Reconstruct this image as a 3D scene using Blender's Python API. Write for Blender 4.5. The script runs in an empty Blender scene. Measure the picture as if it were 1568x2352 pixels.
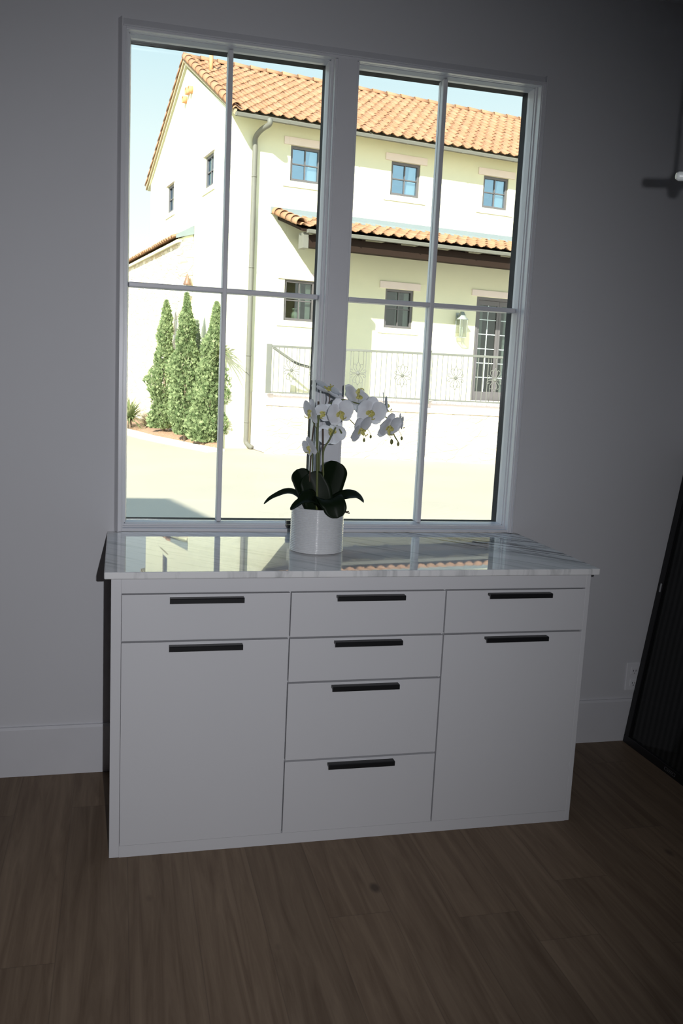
import bpy, bmesh, math, random
from mathutils import Vector, Matrix, noise
SC = bpy.context.scene
COL = SC.collection
random.seed(7)

# ------------------------------------------------------------------ camera
YAW, PITCH, ROLL = math.radians(14.2525), math.radians(-8.8014), math.radians(2.7645)
CAM = Vector((0.412, -3.2557, 1.5113))
Fv = Vector((math.sin(YAW)*math.cos(PITCH), math.cos(YAW)*math.cos(PITCH), math.sin(PITCH)))
R0 = Vector((math.cos(YAW), -math.sin(YAW), 0)); U0 = R0.cross(Fv)
Rv = math.cos(ROLL)*R0 + math.sin(ROLL)*U0
Uv = -math.sin(ROLL)*R0 + math.cos(ROLL)*U0
cd = bpy.data.cameras.new('camera'); cam = bpy.data.objects.new('camera', cd); COL.objects.link(cam)
M3 = Matrix((Rv, Uv, -Fv)).transposed()
cam.matrix_world = Matrix.Translation(CAM) @ M3.to_4x4()
cd.sensor_fit = 'VERTICAL'; cd.sensor_height = 22.3; cd.lens = 22.3*2036.5/2352
cd.clip_start = .05; cd.clip_end = 500
SC.camera = cam

# ------------------------------------------------------------------ sky, sun, flash, exposure
SC.view_settings.view_transform = 'Standard'; SC.view_settings.look = 'None'
SC.view_settings.gamma = 1; SC.view_settings.use_curve_mapping = False
SC.view_settings.exposure = 0.0
W = bpy.data.worlds.new('sky'); SC.world = W; W.use_nodes = True
nt = W.node_tree; nt.nodes.clear()
wo = nt.nodes.new('ShaderNodeOutputWorld'); bg = nt.nodes.new('ShaderNodeBackground')
tc = nt.nodes.new('ShaderNodeTexCoord'); sx = nt.nodes.new('ShaderNodeSeparateXYZ'); cr = nt.nodes.new('ShaderNodeValToRGB')
nt.links.new(tc.outputs['Generated'], sx.inputs[0]); nt.links.new(sx.outputs['Z'], cr.inputs[0])
dp = nt.nodes.new('ShaderNodeVectorMath'); dp.operation = 'DOT_PRODUCT'; dp.inputs[1].default_value = tuple(-Vector((.402, .625, -.45)).normalized()); nt.links.new(tc.outputs['Generated'], dp.inputs[0])
gm = nt.nodes.new('ShaderNodeMapRange'); gm.interpolation_type = 'SMOOTHSTEP'; gm.inputs['From Min'].default_value = -.55; gm.inputs['From Max'].default_value = 1.0; gm.inputs['To Min'].default_value = 1.0; gm.inputs['To Max'].default_value = 2.25
nt.links.new(dp.outputs['Value'], gm.inputs['Value']); nt.links.new(gm.outputs[0], bg.inputs[1])          # the sky brightens towards the sun
nt.links.new(cr.outputs[0], bg.inputs[0]); nt.links.new(bg.outputs[0], wo.inputs[0]); bg.inputs[1].default_value = 1.0
e = cr.color_ramp.elements
e[0].position = 0.0; e[0].color = (1.35, 1.35, 1.25, 1); e[1].position = 1.0; e[1].color = (.26, .42, .74, 1)
for p, c in ((.12, (1.2, 1.26, 1.2, 1)), (.22, (1.0, 1.13, 1.13, 1)), (.36, (.64, .90, 1.03, 1)), (.7, (.42, .58, .82, 1))):
    q = e.new(p); q.color = c

sd = bpy.data.lights.new('sun', 'SUN'); sun = bpy.data.objects.new('sun', sd); COL.objects.link(sun)
sd.energy = 13.0; sd.angle = math.radians(.6); sd.color = (1, .96, .88)
SUNV = Vector((.402, .625, -.45)).normalized()
sun.rotation_euler = SUNV.to_track_quat('-Z', 'Y').to_euler(); sun.location = (-10, -10, 12)

fd = bpy.data.lights.new('camera_flash', 'SPOT'); flash = bpy.data.objects.new('camera_flash', fd); COL.objects.link(flash)
fd.energy = 138; fd.shadow_soft_size = .007; fd.spot_size = math.radians(94); fd.spot_blend = 1.0; fd.color = (.95, .96, 1.0)
flash.location = CAM + Rv*.105 + Uv*.03 + Fv*.03
aim = (Fv*1.0 - Rv*.23 - Uv*.065).normalized()
flash.rotation_euler = aim.to_track_quat('-Z', 'Y').to_euler()

# ------------------------------------------------------------------ helpers
def tag(o, label=None, cat=None, group=None, kind=None):
    if label: o['label'] = label
    if cat: o['category'] = cat
    if group: o['group'] = group
    if kind: o['kind'] = kind
    return o
def empty(name, loc=(0, 0, 0), rz=0, parent=None):
    o = bpy.data.objects.new(name, None); COL.objects.link(o); o.location = loc; o.rotation_euler = (0, 0, rz)
    o.empty_display_size = .1
    if parent: o.parent = parent
    return o
def obj(name, bm, mat, parent=None, smooth=False, loc=None, kind=None):
    me = bpy.data.meshes.new(name)
    if bm.faces: bmesh.ops.recalc_face_normals(bm, faces=bm.faces[:])
    bm.to_mesh(me); bm.free()
    for m in (mat if isinstance(mat, (list, tuple)) else [mat]): me.materials.append(m)
    if smooth:
        for p in me.polygons: p.use_smooth = True
    o = bpy.data.objects.new(name, me); COL.objects.link(o)
    if parent: o.parent = parent
    if loc is not None: o.location = loc
    if kind: o['kind'] = kind
    return o
def NB(): return bmesh.new()
def box(bm, a, b, bev=0, mi=0, fr=None):
    """axis box a..b ; fr maps local to parent-space"""
    x0, y0, z0 = [min(a[i], b[i]) for i in range(3)]; x1, y1, z1 = [max(a[i], b[i]) for i in range(3)]
    vs = [bm.verts.new(p) for p in ((x0,y0,z0),(x1,y0,z0),(x1,y1,z0),(x0,y1,z0),(x0,y0,z1),(x1,y0,z1),(x1,y1,z1),(x0,y1,z1))]
    fs = [bm.faces.new([vs[i] for i in f]) for f in ((3,2,1,0),(4,5,6,7),(0,1,5,4),(1,2,6,5),(2,3,7,6),(3,0,4,7))]
    for f in fs: f.material_index = mi
    if bev > 0:
        es = list({e for f in fs for e in f.edges})
        bmesh.ops.bevel(bm, geom=es, offset=bev, segments=2, affect='EDGES', profile=.5)
    return vs
def prism(bm, pts, axis, a, b, mi=0):
    """extrude 2D polygon pts along axis (0,1,2) from a to b; the 2D coords are the two other axes in order"""
    def P(p, t):
        l = [p[0], p[1]]; l.insert(axis, t); return l
    v0 = [bm.verts.new(P(p, a)) for p in pts]; v1 = [bm.verts.new(P(p, b)) for p in pts]
    n = len(pts); fs = [bm.faces.new(v0), bm.faces.new(v1[::-1])]
    for i in range(n): fs.append(bm.faces.new((v0[i], v0[(i+1) % n], v1[(i+1) % n], v1[i])))
    for f in fs: f.material_index = mi
def tube(bm, pts, r, seg=8, cap=True, mi=0, flat=1.0):
    pts = [Vector(p) for p in pts]
    rs = r if isinstance(r, (list, tuple)) else [r]*len(pts)
    rings = []; prev = None
    for i, p in enumerate(pts):
        t = (pts[min(i+1, len(pts)-1)] - pts[max(i-1, 0)]).normalized()
        if prev is None:
            a = Vector((0, 0, 1)) if abs(t.z) < .9 else Vector((1, 0, 0))
            x = t.cross(a).normalized()
        else: x = (prev - t*prev.dot(t)).normalized()
        prev = x; y = t.cross(x)
        rings.append([bm.verts.new(p + (x*math.cos(2*math.pi*k/seg)*rs[i] + y*math.sin(2*math.pi*k/seg)*rs[i]*flat)) for k in range(seg)])
    for a, b in zip(rings, rings[1:]):
        for k in range(seg):
            f = bm.faces.new((a[k], a[(k+1) % seg], b[(k+1) % seg], b[k])); f.material_index = mi; f.smooth = True
    if cap:
        bm.faces.new(rings[0][::-1]).material_index = mi; bm.faces.new(rings[-1]).material_index = mi
def lathe(bm, prof, c=(0, 0, 0), seg=48, mi=0, cap0=False, cap1=False):
    rings = [[bm.verts.new((c[0]+r*math.cos(2*math.pi*k/seg), c[1]+r*math.sin(2*math.pi*k/seg), c[2]+z)) for k in range(seg)] for r, z in prof]
    for a, b in zip(rings, rings[1:]):
        for k in range(seg):
            f = bm.faces.new((a[k], a[(k+1) % seg], b[(k+1) % seg], b[k])); f.material_index = mi; f.smooth = True
    if cap0: bm.faces.new(rings[0][::-1])
    if cap1: bm.faces.new(rings[-1])
def smooth_path(pts, n=6):
    pts = [Vector(p) for p in pts]; out = []
    for i in range(len(pts)-1):
        p0 = pts[max(i-1, 0)]; p1 = pts[i]; p2 = pts[i+1]; p3 = pts[min(i+2, len(pts)-1)]
        for k in range(n):
            t = k/n
            out.append(.5*((2*p1) + (p2-p0)*t + (2*p0-5*p1+4*p2-p3)*t*t + (3*p1-p0-3*p2+p3)*t**3))
    out.append(pts[-1]); return out

# ------------------------------------------------------------------ materials
def mat(name, col, rough=.5, metal=0, spec=.5, coat=0, var=None, bump=None, trans=0):
    """var=(scale,amount,(sx,sy,sz)) : subtle noise in value ; bump=(scale,strength,dist)"""
    m = bpy.data.materials.new(name); m.use_nodes = True; t = m.node_tree; b = t.nodes['Principled BSDF']
    b.inputs['Base Color'].default_value = (*col, 1); b.inputs['Roughness'].default_value = rough
    b.inputs['Metallic'].default_value = metal; b.inputs['Specular IOR Level'].default_value = spec
    b.inputs['Coat Weight'].default_value = coat; b.inputs['Coat Roughness'].default_value = .05
    tcn = t.nodes.new('ShaderNodeTexCoord')
    v = var or (6, .06, (1, 1, 1))
    mp = t.nodes.new('ShaderNodeMapping'); mp.inputs['Scale'].default_value = v[2]
    t.links.new(tcn.outputs['Object'], mp.inputs[0])
    ns = t.nodes.new('ShaderNodeTexNoise'); ns.inputs['Scale'].default_value = v[0]; ns.inputs['Detail'].default_value = 4
    t.links.new(mp.outputs[0], ns.inputs['Vector'])
    mx = t.nodes.new('ShaderNodeMix'); mx.data_type = 'RGBA'
    mx.inputs['A'].default_value = (*[c*(1-v[1]) for c in col], 1); mx.inputs['B'].default_value = (*[min(1, c*(1+v[1])) for c in col], 1)
    t.links.new(ns.outputs['Fac'], mx.inputs['Factor']); t.links.new(mx.outputs['Result'], b.inputs['Base Color'])
    if bump:
        n2 = t.nodes.new('ShaderNodeTexNoise'); n2.inputs['Scale'].default_value = bump[0]; n2.inputs['Detail'].default_value = 3
        t.links.new(mp.outputs[0], n2.inputs['Vector'])
        bp = t.nodes.new('ShaderNodeBump'); bp.inputs['Strength'].default_value = bump[1]; bp.inputs['Distance'].default_value = bump[2]
        t.links.new(n2.outputs['Fac'], bp.inputs['Height']); t.links.new(bp.outputs[0], b.inputs['Normal'])
    return m
def glass(name, tint=(1, 1, 1), refl=.06, trans=1.0, graze=.5):
    """thin pane: clear transmission plus a mirror reflection that grows at grazing angles"""
    m = bpy.data.materials.new(name); m.use_nodes = True; t = m.node_tree; t.nodes.clear()
    o = t.nodes.new('ShaderNodeOutputMaterial'); tr = t.nodes.new('ShaderNodeBsdfTransparent'); gl = t.nodes.new('ShaderNodeBsdfGlossy')
    tr.inputs[0].default_value = (*[c*trans for c in tint], 1); gl.inputs['Roughness'].default_value = 0.0
    lw = t.nodes.new('ShaderNodeLayerWeight'); lw.inputs[0].default_value = .25
    mr = t.nodes.new('ShaderNodeMapRange'); mr.inputs['To Min'].default_value = refl; mr.inputs['To Max'].default_value = graze
    t.links.new(lw.outputs['Fresnel'], mr.inputs['Value'])
    mx = t.nodes.new('ShaderNodeMixShader'); t.links.new(mr.outputs[0], mx.inputs[0]); t.links.new(tr.outputs[0], mx.inputs[1]); t.links.new(gl.outputs[0], mx.inputs[2])
    t.links.new(mx.outputs[0], o.inputs[0]); return m

M = {}
M['wall'] = mat('wall_paint', (.60, .60, .63), .75, var=(2.5, .02, (1, 1, 1)), bump=(220, .05, .001))
M['ceil'] = mat('ceiling_paint', (.55, .55, .57), .85)
M['trim'] = mat('trim_paint', (.63, .63, .665), .35)
M['cab'] = mat('cabinet_paint', (.60, .60, .625), .38, var=(3, .02, (1, 1, 1)))
M['black'] = mat('matte_black_metal', (.012, .012, .014), .42, metal=.3)
M['blackframe'] = mat('black_exterior_frame', (.008, .008, .010), .7, spec=.1)
M['glass'] = glass('window_glass', (.97, 1, .99), .03, .985, .35)
M['plastic'] = mat('white_plastic', (.75, .75, .79), .3)
M['latch'] = mat('dark_latch', (.09, .085, .08), .4, metal=.6)
M['whitelamp'] = mat('lamp_white_enamel', (.80, .84, .84), .3)
M['bronze'] = mat('bronze_rod', (.10, .06, .04), .4, metal=.6)

# marble with grey veins that gather towards the back right corner
def marble():
    m = bpy.data.materials.new('white_marble'); m.use_nodes = True; t = m.node_tree; b = t.nodes['Principled BSDF']
    L = t.links.new
    b.inputs['Roughness'].default_value = .015; b.inputs['Specular IOR Level'].default_value = .30
    tcn = t.nodes.new('ShaderNodeTexCoord')
    mp = t.nodes.new('ShaderNodeMapping'); mp.vector_type = 'TEXTURE'; mp.inputs['Rotation'].default_value = (0, 0, math.radians(-44)); mp.inputs['Scale'].default_value = (.40, .031, .2)
    L(tcn.outputs['Object'], mp.inputs[0])
    n0 = t.nodes.new('ShaderNodeTexNoise'); n0.inputs['Scale'].default_value = 1.6; n0.inputs['Detail'].default_value = 7; n0.inputs['Roughness'].default_value = .62; n0.inputs['Distortion'].default_value = .5
    L(mp.outputs[0], n0.inputs['Vector'])
    # region: strong veins near a line in the back right
    sp = t.nodes.new('ShaderNodeSeparateXYZ'); L(tcn.outputs['Object'], sp.inputs[0])
    # distance from the vein band  (x*.35 + y) measured in counter coordinates
    ma = t.nodes.new('ShaderNodeMath'); ma.operation = 'MULTIPLY_ADD'; ma.inputs[1].default_value = 1.043; L(sp.outputs['X'], ma.inputs[0]); L(sp.outputs['Y'], ma.inputs[2])
    n1 = t.nodes.new('ShaderNodeTexNoise'); n1.inputs['Scale'].default_value = 3; L(tcn.outputs['Object'], n1.inputs['Vector'])
    m1 = t.nodes.new('ShaderNodeMath'); m1.operation = 'MULTIPLY_ADD'; m1.inputs[1].default_value = .25; L(n1.outputs['Fac'], m1.inputs[0]); L(ma.outputs[0], m1.inputs[2])
    band = t.nodes.new('ShaderNodeMapRange'); band.interpolation_type = 'SMOOTHSTEP'
    band.inputs['From Min'].default_value = .22; band.inputs['From Max'].default_value = .46; L(m1.outputs[0], band.inputs['Value'])
    vein = t.nodes.new('ShaderNodeMapRange'); vein.interpolation_type = 'SMOOTHSTEP'; vein.inputs['From Min'].default_value = .46; vein.inputs['From Max'].default_value = .56; L(n0.outputs['Fac'], vein.inputs['Value'])
    pw = t.nodes.new('ShaderNodeMath'); pw.operation = 'MULTIPLY'; L(vein.outputs[0], pw.inputs[0]); L(band.outputs[0], pw.inputs[1])
    # faint soft veins everywhere
    n2 = t.nodes.new('ShaderNodeTexNoise'); n2.inputs['Scale'].default_value = .9; n2.inputs['Detail'].default_value = 8; n2.inputs['Distortion'].default_value = 1.2; L(mp.outputs[0], n2.inputs['Vector'])
    f2 = t.nodes.new('ShaderNodeMapRange'); f2.inputs['From Min'].default_value = .5; f2.inputs['From Max'].default_value = .75; f2.inputs['To Max'].default_value = .5; L(n2.outputs['Fac'], f2.inputs['Value'])
    mxm = t.nodes.new('ShaderNodeMath'); mxm.operation = 'MAXIMUM'; L(pw.outputs[0], mxm.inputs[0]); L(f2.outputs[0], mxm.inputs[1])
    mx = t.nodes.new('ShaderNodeMix'); mx.data_type = 'RGBA'; mx.inputs['A'].default_value = (.74, .74, .75, 1); mx.inputs['B'].default_value = (.11, .13, .14, 1)
    L(mxm.outputs[0], mx.inputs['Factor']); L(mx.outputs['Result'], b.inputs['Base Color'])
    return m
M['marble'] = marble()

def wood_floor():
    m = bpy.data.materials.new('oak_planks'); m.use_nodes = True; t = m.node_tree; b = t.nodes['Principled BSDF']; L = t.links.new
    b.inputs['Roughness'].default_value = .55; b.inputs['Specular IOR Level'].default_value = .3
    tcn = t.nodes.new('ShaderNodeTexCoord'); sp = t.nodes.new('ShaderNodeSeparateXYZ'); L(tcn.outputs['Object'], sp.inputs[0])
    def math_(op, a, bb=None, c=None):
        n = t.nodes.new('ShaderNodeMath'); n.operation = op
        for i, v in enumerate((a, bb, c)):
            if v is None: continue
            if isinstance(v, (int, float)): n.inputs[i].default_value = v
            else: L(v, n.inputs[i])
        return n.outputs[0]
    PW = .1828; X0 = .0815
    u = math_('DIVIDE', math_('SUBTRACT', sp.outputs['X'], X0), PW); ix = math_('FLOOR', u); fx = math_('FRACT', u)
    wn = t.nodes.new('ShaderNodeTexWhiteNoise'); wn.noise_dimensions = '1D'; L(ix, wn.inputs['W'])
    v = math_('DIVIDE', math_('ADD', sp.outputs['Y'], math_('MULTIPLY', wn.outputs['Value'], 1.9)), 1.9); iy = math_('FLOOR', v); fy = math_('FRACT', v)
    cb = t.nodes.new('ShaderNodeCombineXYZ'); L(ix, cb.inputs[0]); L(iy, cb.inputs[1])
    w2 = t.nodes.new('ShaderNodeTexWhiteNoise'); w2.noise_dimensions = '3D'; L(cb.outputs[0], w2.inputs['Vector'])
    # grain
    add = t.nodes.new('ShaderNodeVectorMath'); add.operation = 'MULTIPLY_ADD'; L(w2.outputs['Color'], add.inputs[0]); add.inputs[1].default_value = (9, 9, 9); L(tcn.outputs['Object'], add.inputs[2])
    mp = t.nodes.new('ShaderNodeMapping'); mp.inputs['Scale'].default_value = (26, 1.5, 1); L(add.outputs[0], mp.inputs[0])
    ns = t.nodes.new('ShaderNodeTexNoise'); ns.inputs['Scale'].default_value = 1.3; ns.inputs['Detail'].default_value = 8; ns.inputs['Roughness'].default_value = .6; ns.inputs['Distortion'].default_value = .8; L(mp.outputs[0], ns.inputs['Vector'])
    mx = t.nodes.new('ShaderNodeMix'); mx.data_type = 'RGBA'; mx.inputs['A'].default_value = (.120, .079, .050, 1); mx.inputs['B'].default_value = (.215, .155, .105, 1)
    g = t.nodes.new('ShaderNodeMapRange'); g.inputs['From Min'].default_value = .3; g.inputs['From Max'].default_value = .7; L(ns.outputs['Fac'], g.inputs['Value'])
    L(g.outputs[0], mx.inputs['Factor'])
    tone = math_('MULTIPLY_ADD', w2.outputs['Value'], .22, .88)
    m2 = t.nodes.new('ShaderNodeMix'); m2.data_type = 'RGBA'; m2.blend_type = 'MULTIPLY'; m2.inputs['Factor'].default_value = 1; L(mx.outputs['Result'], m2.inputs['A'])
    cc = t.nodes.new('ShaderNodeCombineXYZ'); L(tone, cc.inputs[0]); L(tone, cc.inputs[1]); L(tone, cc.inputs[2]); L(cc.outputs[0], m2.inputs['B'])
    # knots
    vo = t.nodes.new('ShaderNodeTexVoronoi'); vo.inputs['Scale'].default_value = 1.0; mk = t.nodes.new('ShaderNodeMapping'); mk.inputs['Scale'].default_value = (3.7, 2.3, 0); L(tcn.outputs['Object'], mk.inputs[0]); L(mk.outputs[0], vo.inputs['Vector'])
    kn = t.nodes.new('ShaderNodeMapRange'); kn.inputs['From Min'].default_value = .03; kn.inputs['From Max'].default_value = .075; kn.inputs['To Min'].default_value = .75; kn.inputs['To Max'].default_value = 0; L(vo.outputs['Distance'], kn.inputs['Value'])
    # seams
    e1 = math_('LESS_THAN', math_('MINIMUM', fx, math_('SUBTRACT', 1, fx)), .008); e2 = math_('LESS_THAN', math_('MINIMUM', fy, math_('SUBTRACT', 1, fy)), .0009)
    seam = math_('MULTIPLY', math_('MAXIMUM', e1, e2), .27)
    dk = math_('MAXIMUM', seam, kn.outputs[0])
    m3 = t.nodes.new('ShaderNodeMix'); m3.data_type = 'RGBA'; L(dk, m3.inputs['Factor']); L(m2.outputs['Result'], m3.inputs['A']); m3.inputs['B'].default_value = (.035, .024, .018, 1)
    L(m3.outputs['Result'], b.inputs['Base Color'])
    bp = t.nodes.new('ShaderNodeBump'); bp.inputs['Strength'].default_value = .12; bp.inputs['Distance'].default_value = .002; L(ns.outputs['Fac'], bp.inputs['Height']); L(bp.outputs[0], b.inputs['Normal'])
    return m
M['floor'] = wood_floor()

# ------------------------------------------------------------------ room shell
CEIL = 2.975; XL, XR, YB, WT = -5.2, 2.735, -9.0, .08
b = NB(); box(b, (XL-.15, YB-.15, -.12), (XR+.15, WT, 0)); obj('floor', b, M['floor'], kind='structure')
b = NB(); box(b, (XL-.15, YB-.15, CEIL), (XR+.15, WT, CEIL+.15)); obj('ceiling', b, M['ceil'], kind='structure')
OX0, OX1, OZ0, OZ1 = .418, 1.934, .915, 2.626      # window opening
b = NB()
box(b, (XL, 0, 0), (OX0, WT, CEIL)); box(b, (OX1, 0, 0), (XR, WT, CEIL)); box(b, (OX0, 0, OZ1), (OX1, WT, CEIL)); box(b, (OX0, 0, 0), (OX1, WT, OZ0-.02))
obj('wall_back', b, M['wall'], kind='structure')
b = NB(); box(b, (XR, YB, 0), (XR+.15, WT, CEIL)); obj('wall_right', b, M['wall'], kind='structure')
b = NB(); box(b, (XL-.15, YB, 0), (XL, WT, CEIL)); obj('wall_left', b, M['wall'], kind='structure')
b = NB(); box(b, (XL-.15, YB-.15, 0), (XR+.15, YB, CEIL)); obj('wall_front', b, M['wall'], kind='structure')
def baseboard(name, a, c, y=True):
    b = NB()
    if y: prism(b, [(0, 0), (-.016, 0), (-.016, .178), (-.010, .187), (0, .187)], 0, a, c)
    else: prism(b, [(XR, 0), (XR-.016, 0), (XR-.016, .178), (XR-.010, .187), (XR, .187)], 1, a, c)
    obj(name, b, M['trim'], kind='structure')
baseboard('baseboard_back_left', XL, .3913); baseboard('baseboard_back_right', 1.9574, XR)
baseboard('baseboard_right', YB, -.016, False)

# ------------------------------------------------------------------ window: casing, two sashes, glass
def frame(bm, x0, x1, z0, z1, w, y0, y1, bev=0, bottom=True, wb=None):
    wb = wb or w
    box(bm, (x0, y0, z0), (x0+w, y1, z1), bev); box(bm, (x1-w, y0, z0), (x1, y1, z1), bev)
    box(bm, (x0+w, y0, z1-w), (x1-w, y1, z1), bev)
    if bottom: box(bm, (x0+w, y0, z0), (x1-w, y1, z0+wb), bev)
b = NB()
CX0, CX1, CZ1 = .3944, 1.9565, 2.647
for sgn, xe in ((1, CX0), (-1, CX1)): prism(b, [(xe, 0), (xe+sgn*.003, -.004), (xe+sgn*.013, -.026), (xe+sgn*.017, -.026), (xe+sgn*.017, 0)], 2, .915, CZ1-.003)      # outer bead with a sloping back
prism(b, [(0, CZ1), (-.014, CZ1-.026), (-.026, CZ1-.027), (-.026, CZ1-.031), (0, CZ1-.031)], 0, CX0+.0165, CX1-.0165)
frame(b, CX0+.015, CX1-.015, .915, CZ1-.027, .012, -.019, 0, .0015, False)
frame(b, CX0+.0245, CX1-.0245, .915, CZ1-.0245, .006, -.013, .03, .001, False)
obj('trim_1', b, M['trim'], kind='structure')
SZ0, SZ1 = .944, 2.6084
ML, MR = 1.1205, 1.2389
b = NB()                                                             # mullion cover between the sashes
box(b, (ML+.024, -.0182, .9345), (MR-.024, .03, CZ1-.030), .0015)
box(b, (ML+.016, -.012, .915), (MR-.016, .04, CZ1-.040), .001)
obj('trim_2', b, M['trim'], kind='structure')
b = NB(); box(b, (OX0+.002, -.010, .915), (OX1-.002, .08, .926), .001); box(b, (OX0+.002, .012, .926), (OX1-.002, .08, .932), .001)
obj('trim_3', b, M['trim'], kind='structure')
def sash(name, x0, x1, mx, mz=1.7914):
    r = empty(name, ((x0+x1)/2, .06, SZ0)); r['kind'] = 'structure'
    ox, oy, oz = (x0+x1)/2, .06, SZ0
    def P(nm, b, m, **k): return obj(nm, b, m, r, loc=(-ox, -oy, -oz), **k)
    b = NB(); xa, xb = x0-.018, x1+.018
    lo = OX0 if name == 'window_1' else None
    frame(b, max(x0-.020, OX0), min(x1+.020, OX1), .926, OZ1, .012, .020, .080, .001)
    # glazing stop sloping to the pane
    for sgn, xe in ((1, x0), (-1, x1)):
        prism(b, [(xe-sgn*.010, .034), (xe-sgn*.004, .034), (xe, .062), (xe, .080), (xe-sgn*.010, .080)], 2, SZ0-.008, SZ1+.008)
    for sgn, ze in ((1, SZ0), (-1, SZ1)):
        prism(b, [(.034, ze-sgn*.010), (.034, ze-sgn*.004), (.062, ze), (.080, ze), (.080, ze-sgn*.010)], 0, x0-.008, x1+.008)
    P('window_frame', b, M['trim'])
    b = NB(); frame(b, x0-.02, x1+.02, SZ0-.02, SZ1+.02, .0195, .0805, .130)
    P('exterior_frame', b, M['blackframe'])
    b = NB(); box(b, (mx-.0085, .046, SZ0), (mx+.0085, .0745, SZ1), .003); P('glazing_bar', b, M['trim'])
    b = NB(); box(b, (x0, .0465, mz-.0085), (x1, .0740, mz+.0085), .003); P('glazing_bar', b, M['trim'])
    b = NB(); box(b, (mx-.0085, .0805, SZ0), (mx+.0085, .100, SZ1), .002); box(b, (x0, .0805, mz-.0085), (x1, .0995, mz+.0085), .002); P('exterior_bars', b, M['trim'])
    b = NB(); box(b, (x0-.004, .0755, SZ0-.004), (x1+.004, .0795, SZ1+.004)); P('pane', b, M['glass'])
    return r, P
r1, P1 = sash('window_1', .4379, ML, .776)
b = NB(); box(b, (1.026, -.004, .930), (1.041, .020, .940), .001); box(b, (1.026, -.006, .943), (1.041, .020, .956), .001); P1('sash_lock', b, M['latch'])
r2, P2 = sash('window_2', MR, 1.9154, 1.5697)

# ------------------------------------------------------------------ cabinet
BX0, BX1, BY, ZT = .3913, 1.9574, -.6291, .892
cab = empty('storage_cabinet', ((BX0+BX1)/2, -.31, 0))
tag(cab, 'long pale grey cabinet with six drawers, two doors and black bar pulls under the window', 'cabinet')
def CP(nm, b, m, p=None, **k):
    return obj(nm, b, m, p or cab, loc=((-(BX0+BX1)/2, .31, 0) if p is None else (0, 0, 0)), **k)
FX0, FX1, D1, D2 = .4215, 1.9400, .931, 1.442
zA, zB, zC, zD, zE = .8424, .6941, .5475, .2859, .0377
b = NB()
box(b, (BX0, BY, 0), (FX0, -.017, ZT), .0015); box(b, (FX1, BY, 0), (BX1, -.017, ZT), .0015)
box(b, (FX0, BY, zA), (FX1, BY+.02, ZT)); box(b, (FX0, BY, 0), (FX1, BY+.02, zE))
box(b, (FX0, BY+.022, zE), (FX1, BY+.03, zA)); box(b, (FX0, BY+.03, ZT-.02), (FX1, -.017, ZT))
box(b, (FX0, -.03, 0), (FX1, -.017, ZT-.02))
CP('carcass', b, M['cab'])
def handle(cx, z, p, w=.222):
    b = NB()
    y0 = BY
    # finger pull: top plate and front lip
    prism(b, [(y0+.0005, z+.004), (y0-.022, z+.004), (y0-.024, z+.002), (y0-.024, z-.011), (y0-.019, z-.012), (y0-.017, z-.004), (y0+.0005, z-.004)], 0, cx-w/2, cx+w/2)
    h = CP('handle', b, M['black'], p)
def front(nm, x0, x1, z0, z1, hx):
    b = NB(); g0 = .0009 if x0 == FX0 else .0024; g1 = .0005 if x1 == FX1 else .0024
    box(b, (x0+g0, BY, z0+(.0006 if z0 > .1 else .0003)), (x1-g1, BY+.0195, z1-.0058), .0006)
    o = CP(nm, b, M['cab']); handle(hx, z1-.018, o); return o
front('drawer', FX0, D1, zB, zA, .673); front('door', FX0, D1, zE, zB, .673)
front('drawer', D1, D2, zB, zA, 1.187); front('drawer', D1, D2, zC, zB, 1.186); front('drawer', D1, D2, zD, zC, 1.184); front('drawer', D1, D2, zE, zD, 1.183)
front('drawer', D2, FX1, zB, zA, 1.698); front('door', D2, FX1, zE, zB, 1.697)

b = NB(); box(b, (.3717-1.17, -.6651, -.011), (1.9686-1.17, -.0005, .0105), .0035)
ct = obj('countertop', b, M['marble'], smooth=False, loc=(1.17, 0, .9035))
tag(ct, 'polished white marble countertop with grey veins lying on the pale cabinet', 'countertop')

# ------------------------------------------------------------------ flower pot and orchid
PC = Vector((1.066, -.352, .9142))
M['ceramic'] = mat('white_glazed_ceramic', (.64, .65, .67), .16, coat=.25, var=(40, .02, (1, 1, 1)), bump=(30, .12, .004))
b = NB(); prof = [(.0, 0), (.082, 0), (.0895, .004)]
nr = 25; H = .152
for i in range(nr*6+1):
    t = i/(nr*6); z = .005+t*(H-.008); prof.append((.0905-.0022*t+.0011*math.cos(2*math.pi*t*nr), z))
prof += [(.0885, H), (.0855, H+.0005), (.083, H-.004), (.082, .12), (.0, .12)]
lathe(b, prof, seg=72)
for v in b.verts:
    a = math.atan2(v.co.y, v.co.x); k = 1+.004*noise.noise(Vector((math.cos(a)*2, math.sin(a)*2, v.co.z*60))); v.co.x *= k; v.co.y *= k
pot = obj('flower_pot', b, M['ceramic'], loc=PC, smooth=True)
tag(pot, 'round white glazed ribbed ceramic pot holding the orchid on the marble countertop', 'flower pot')

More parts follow.
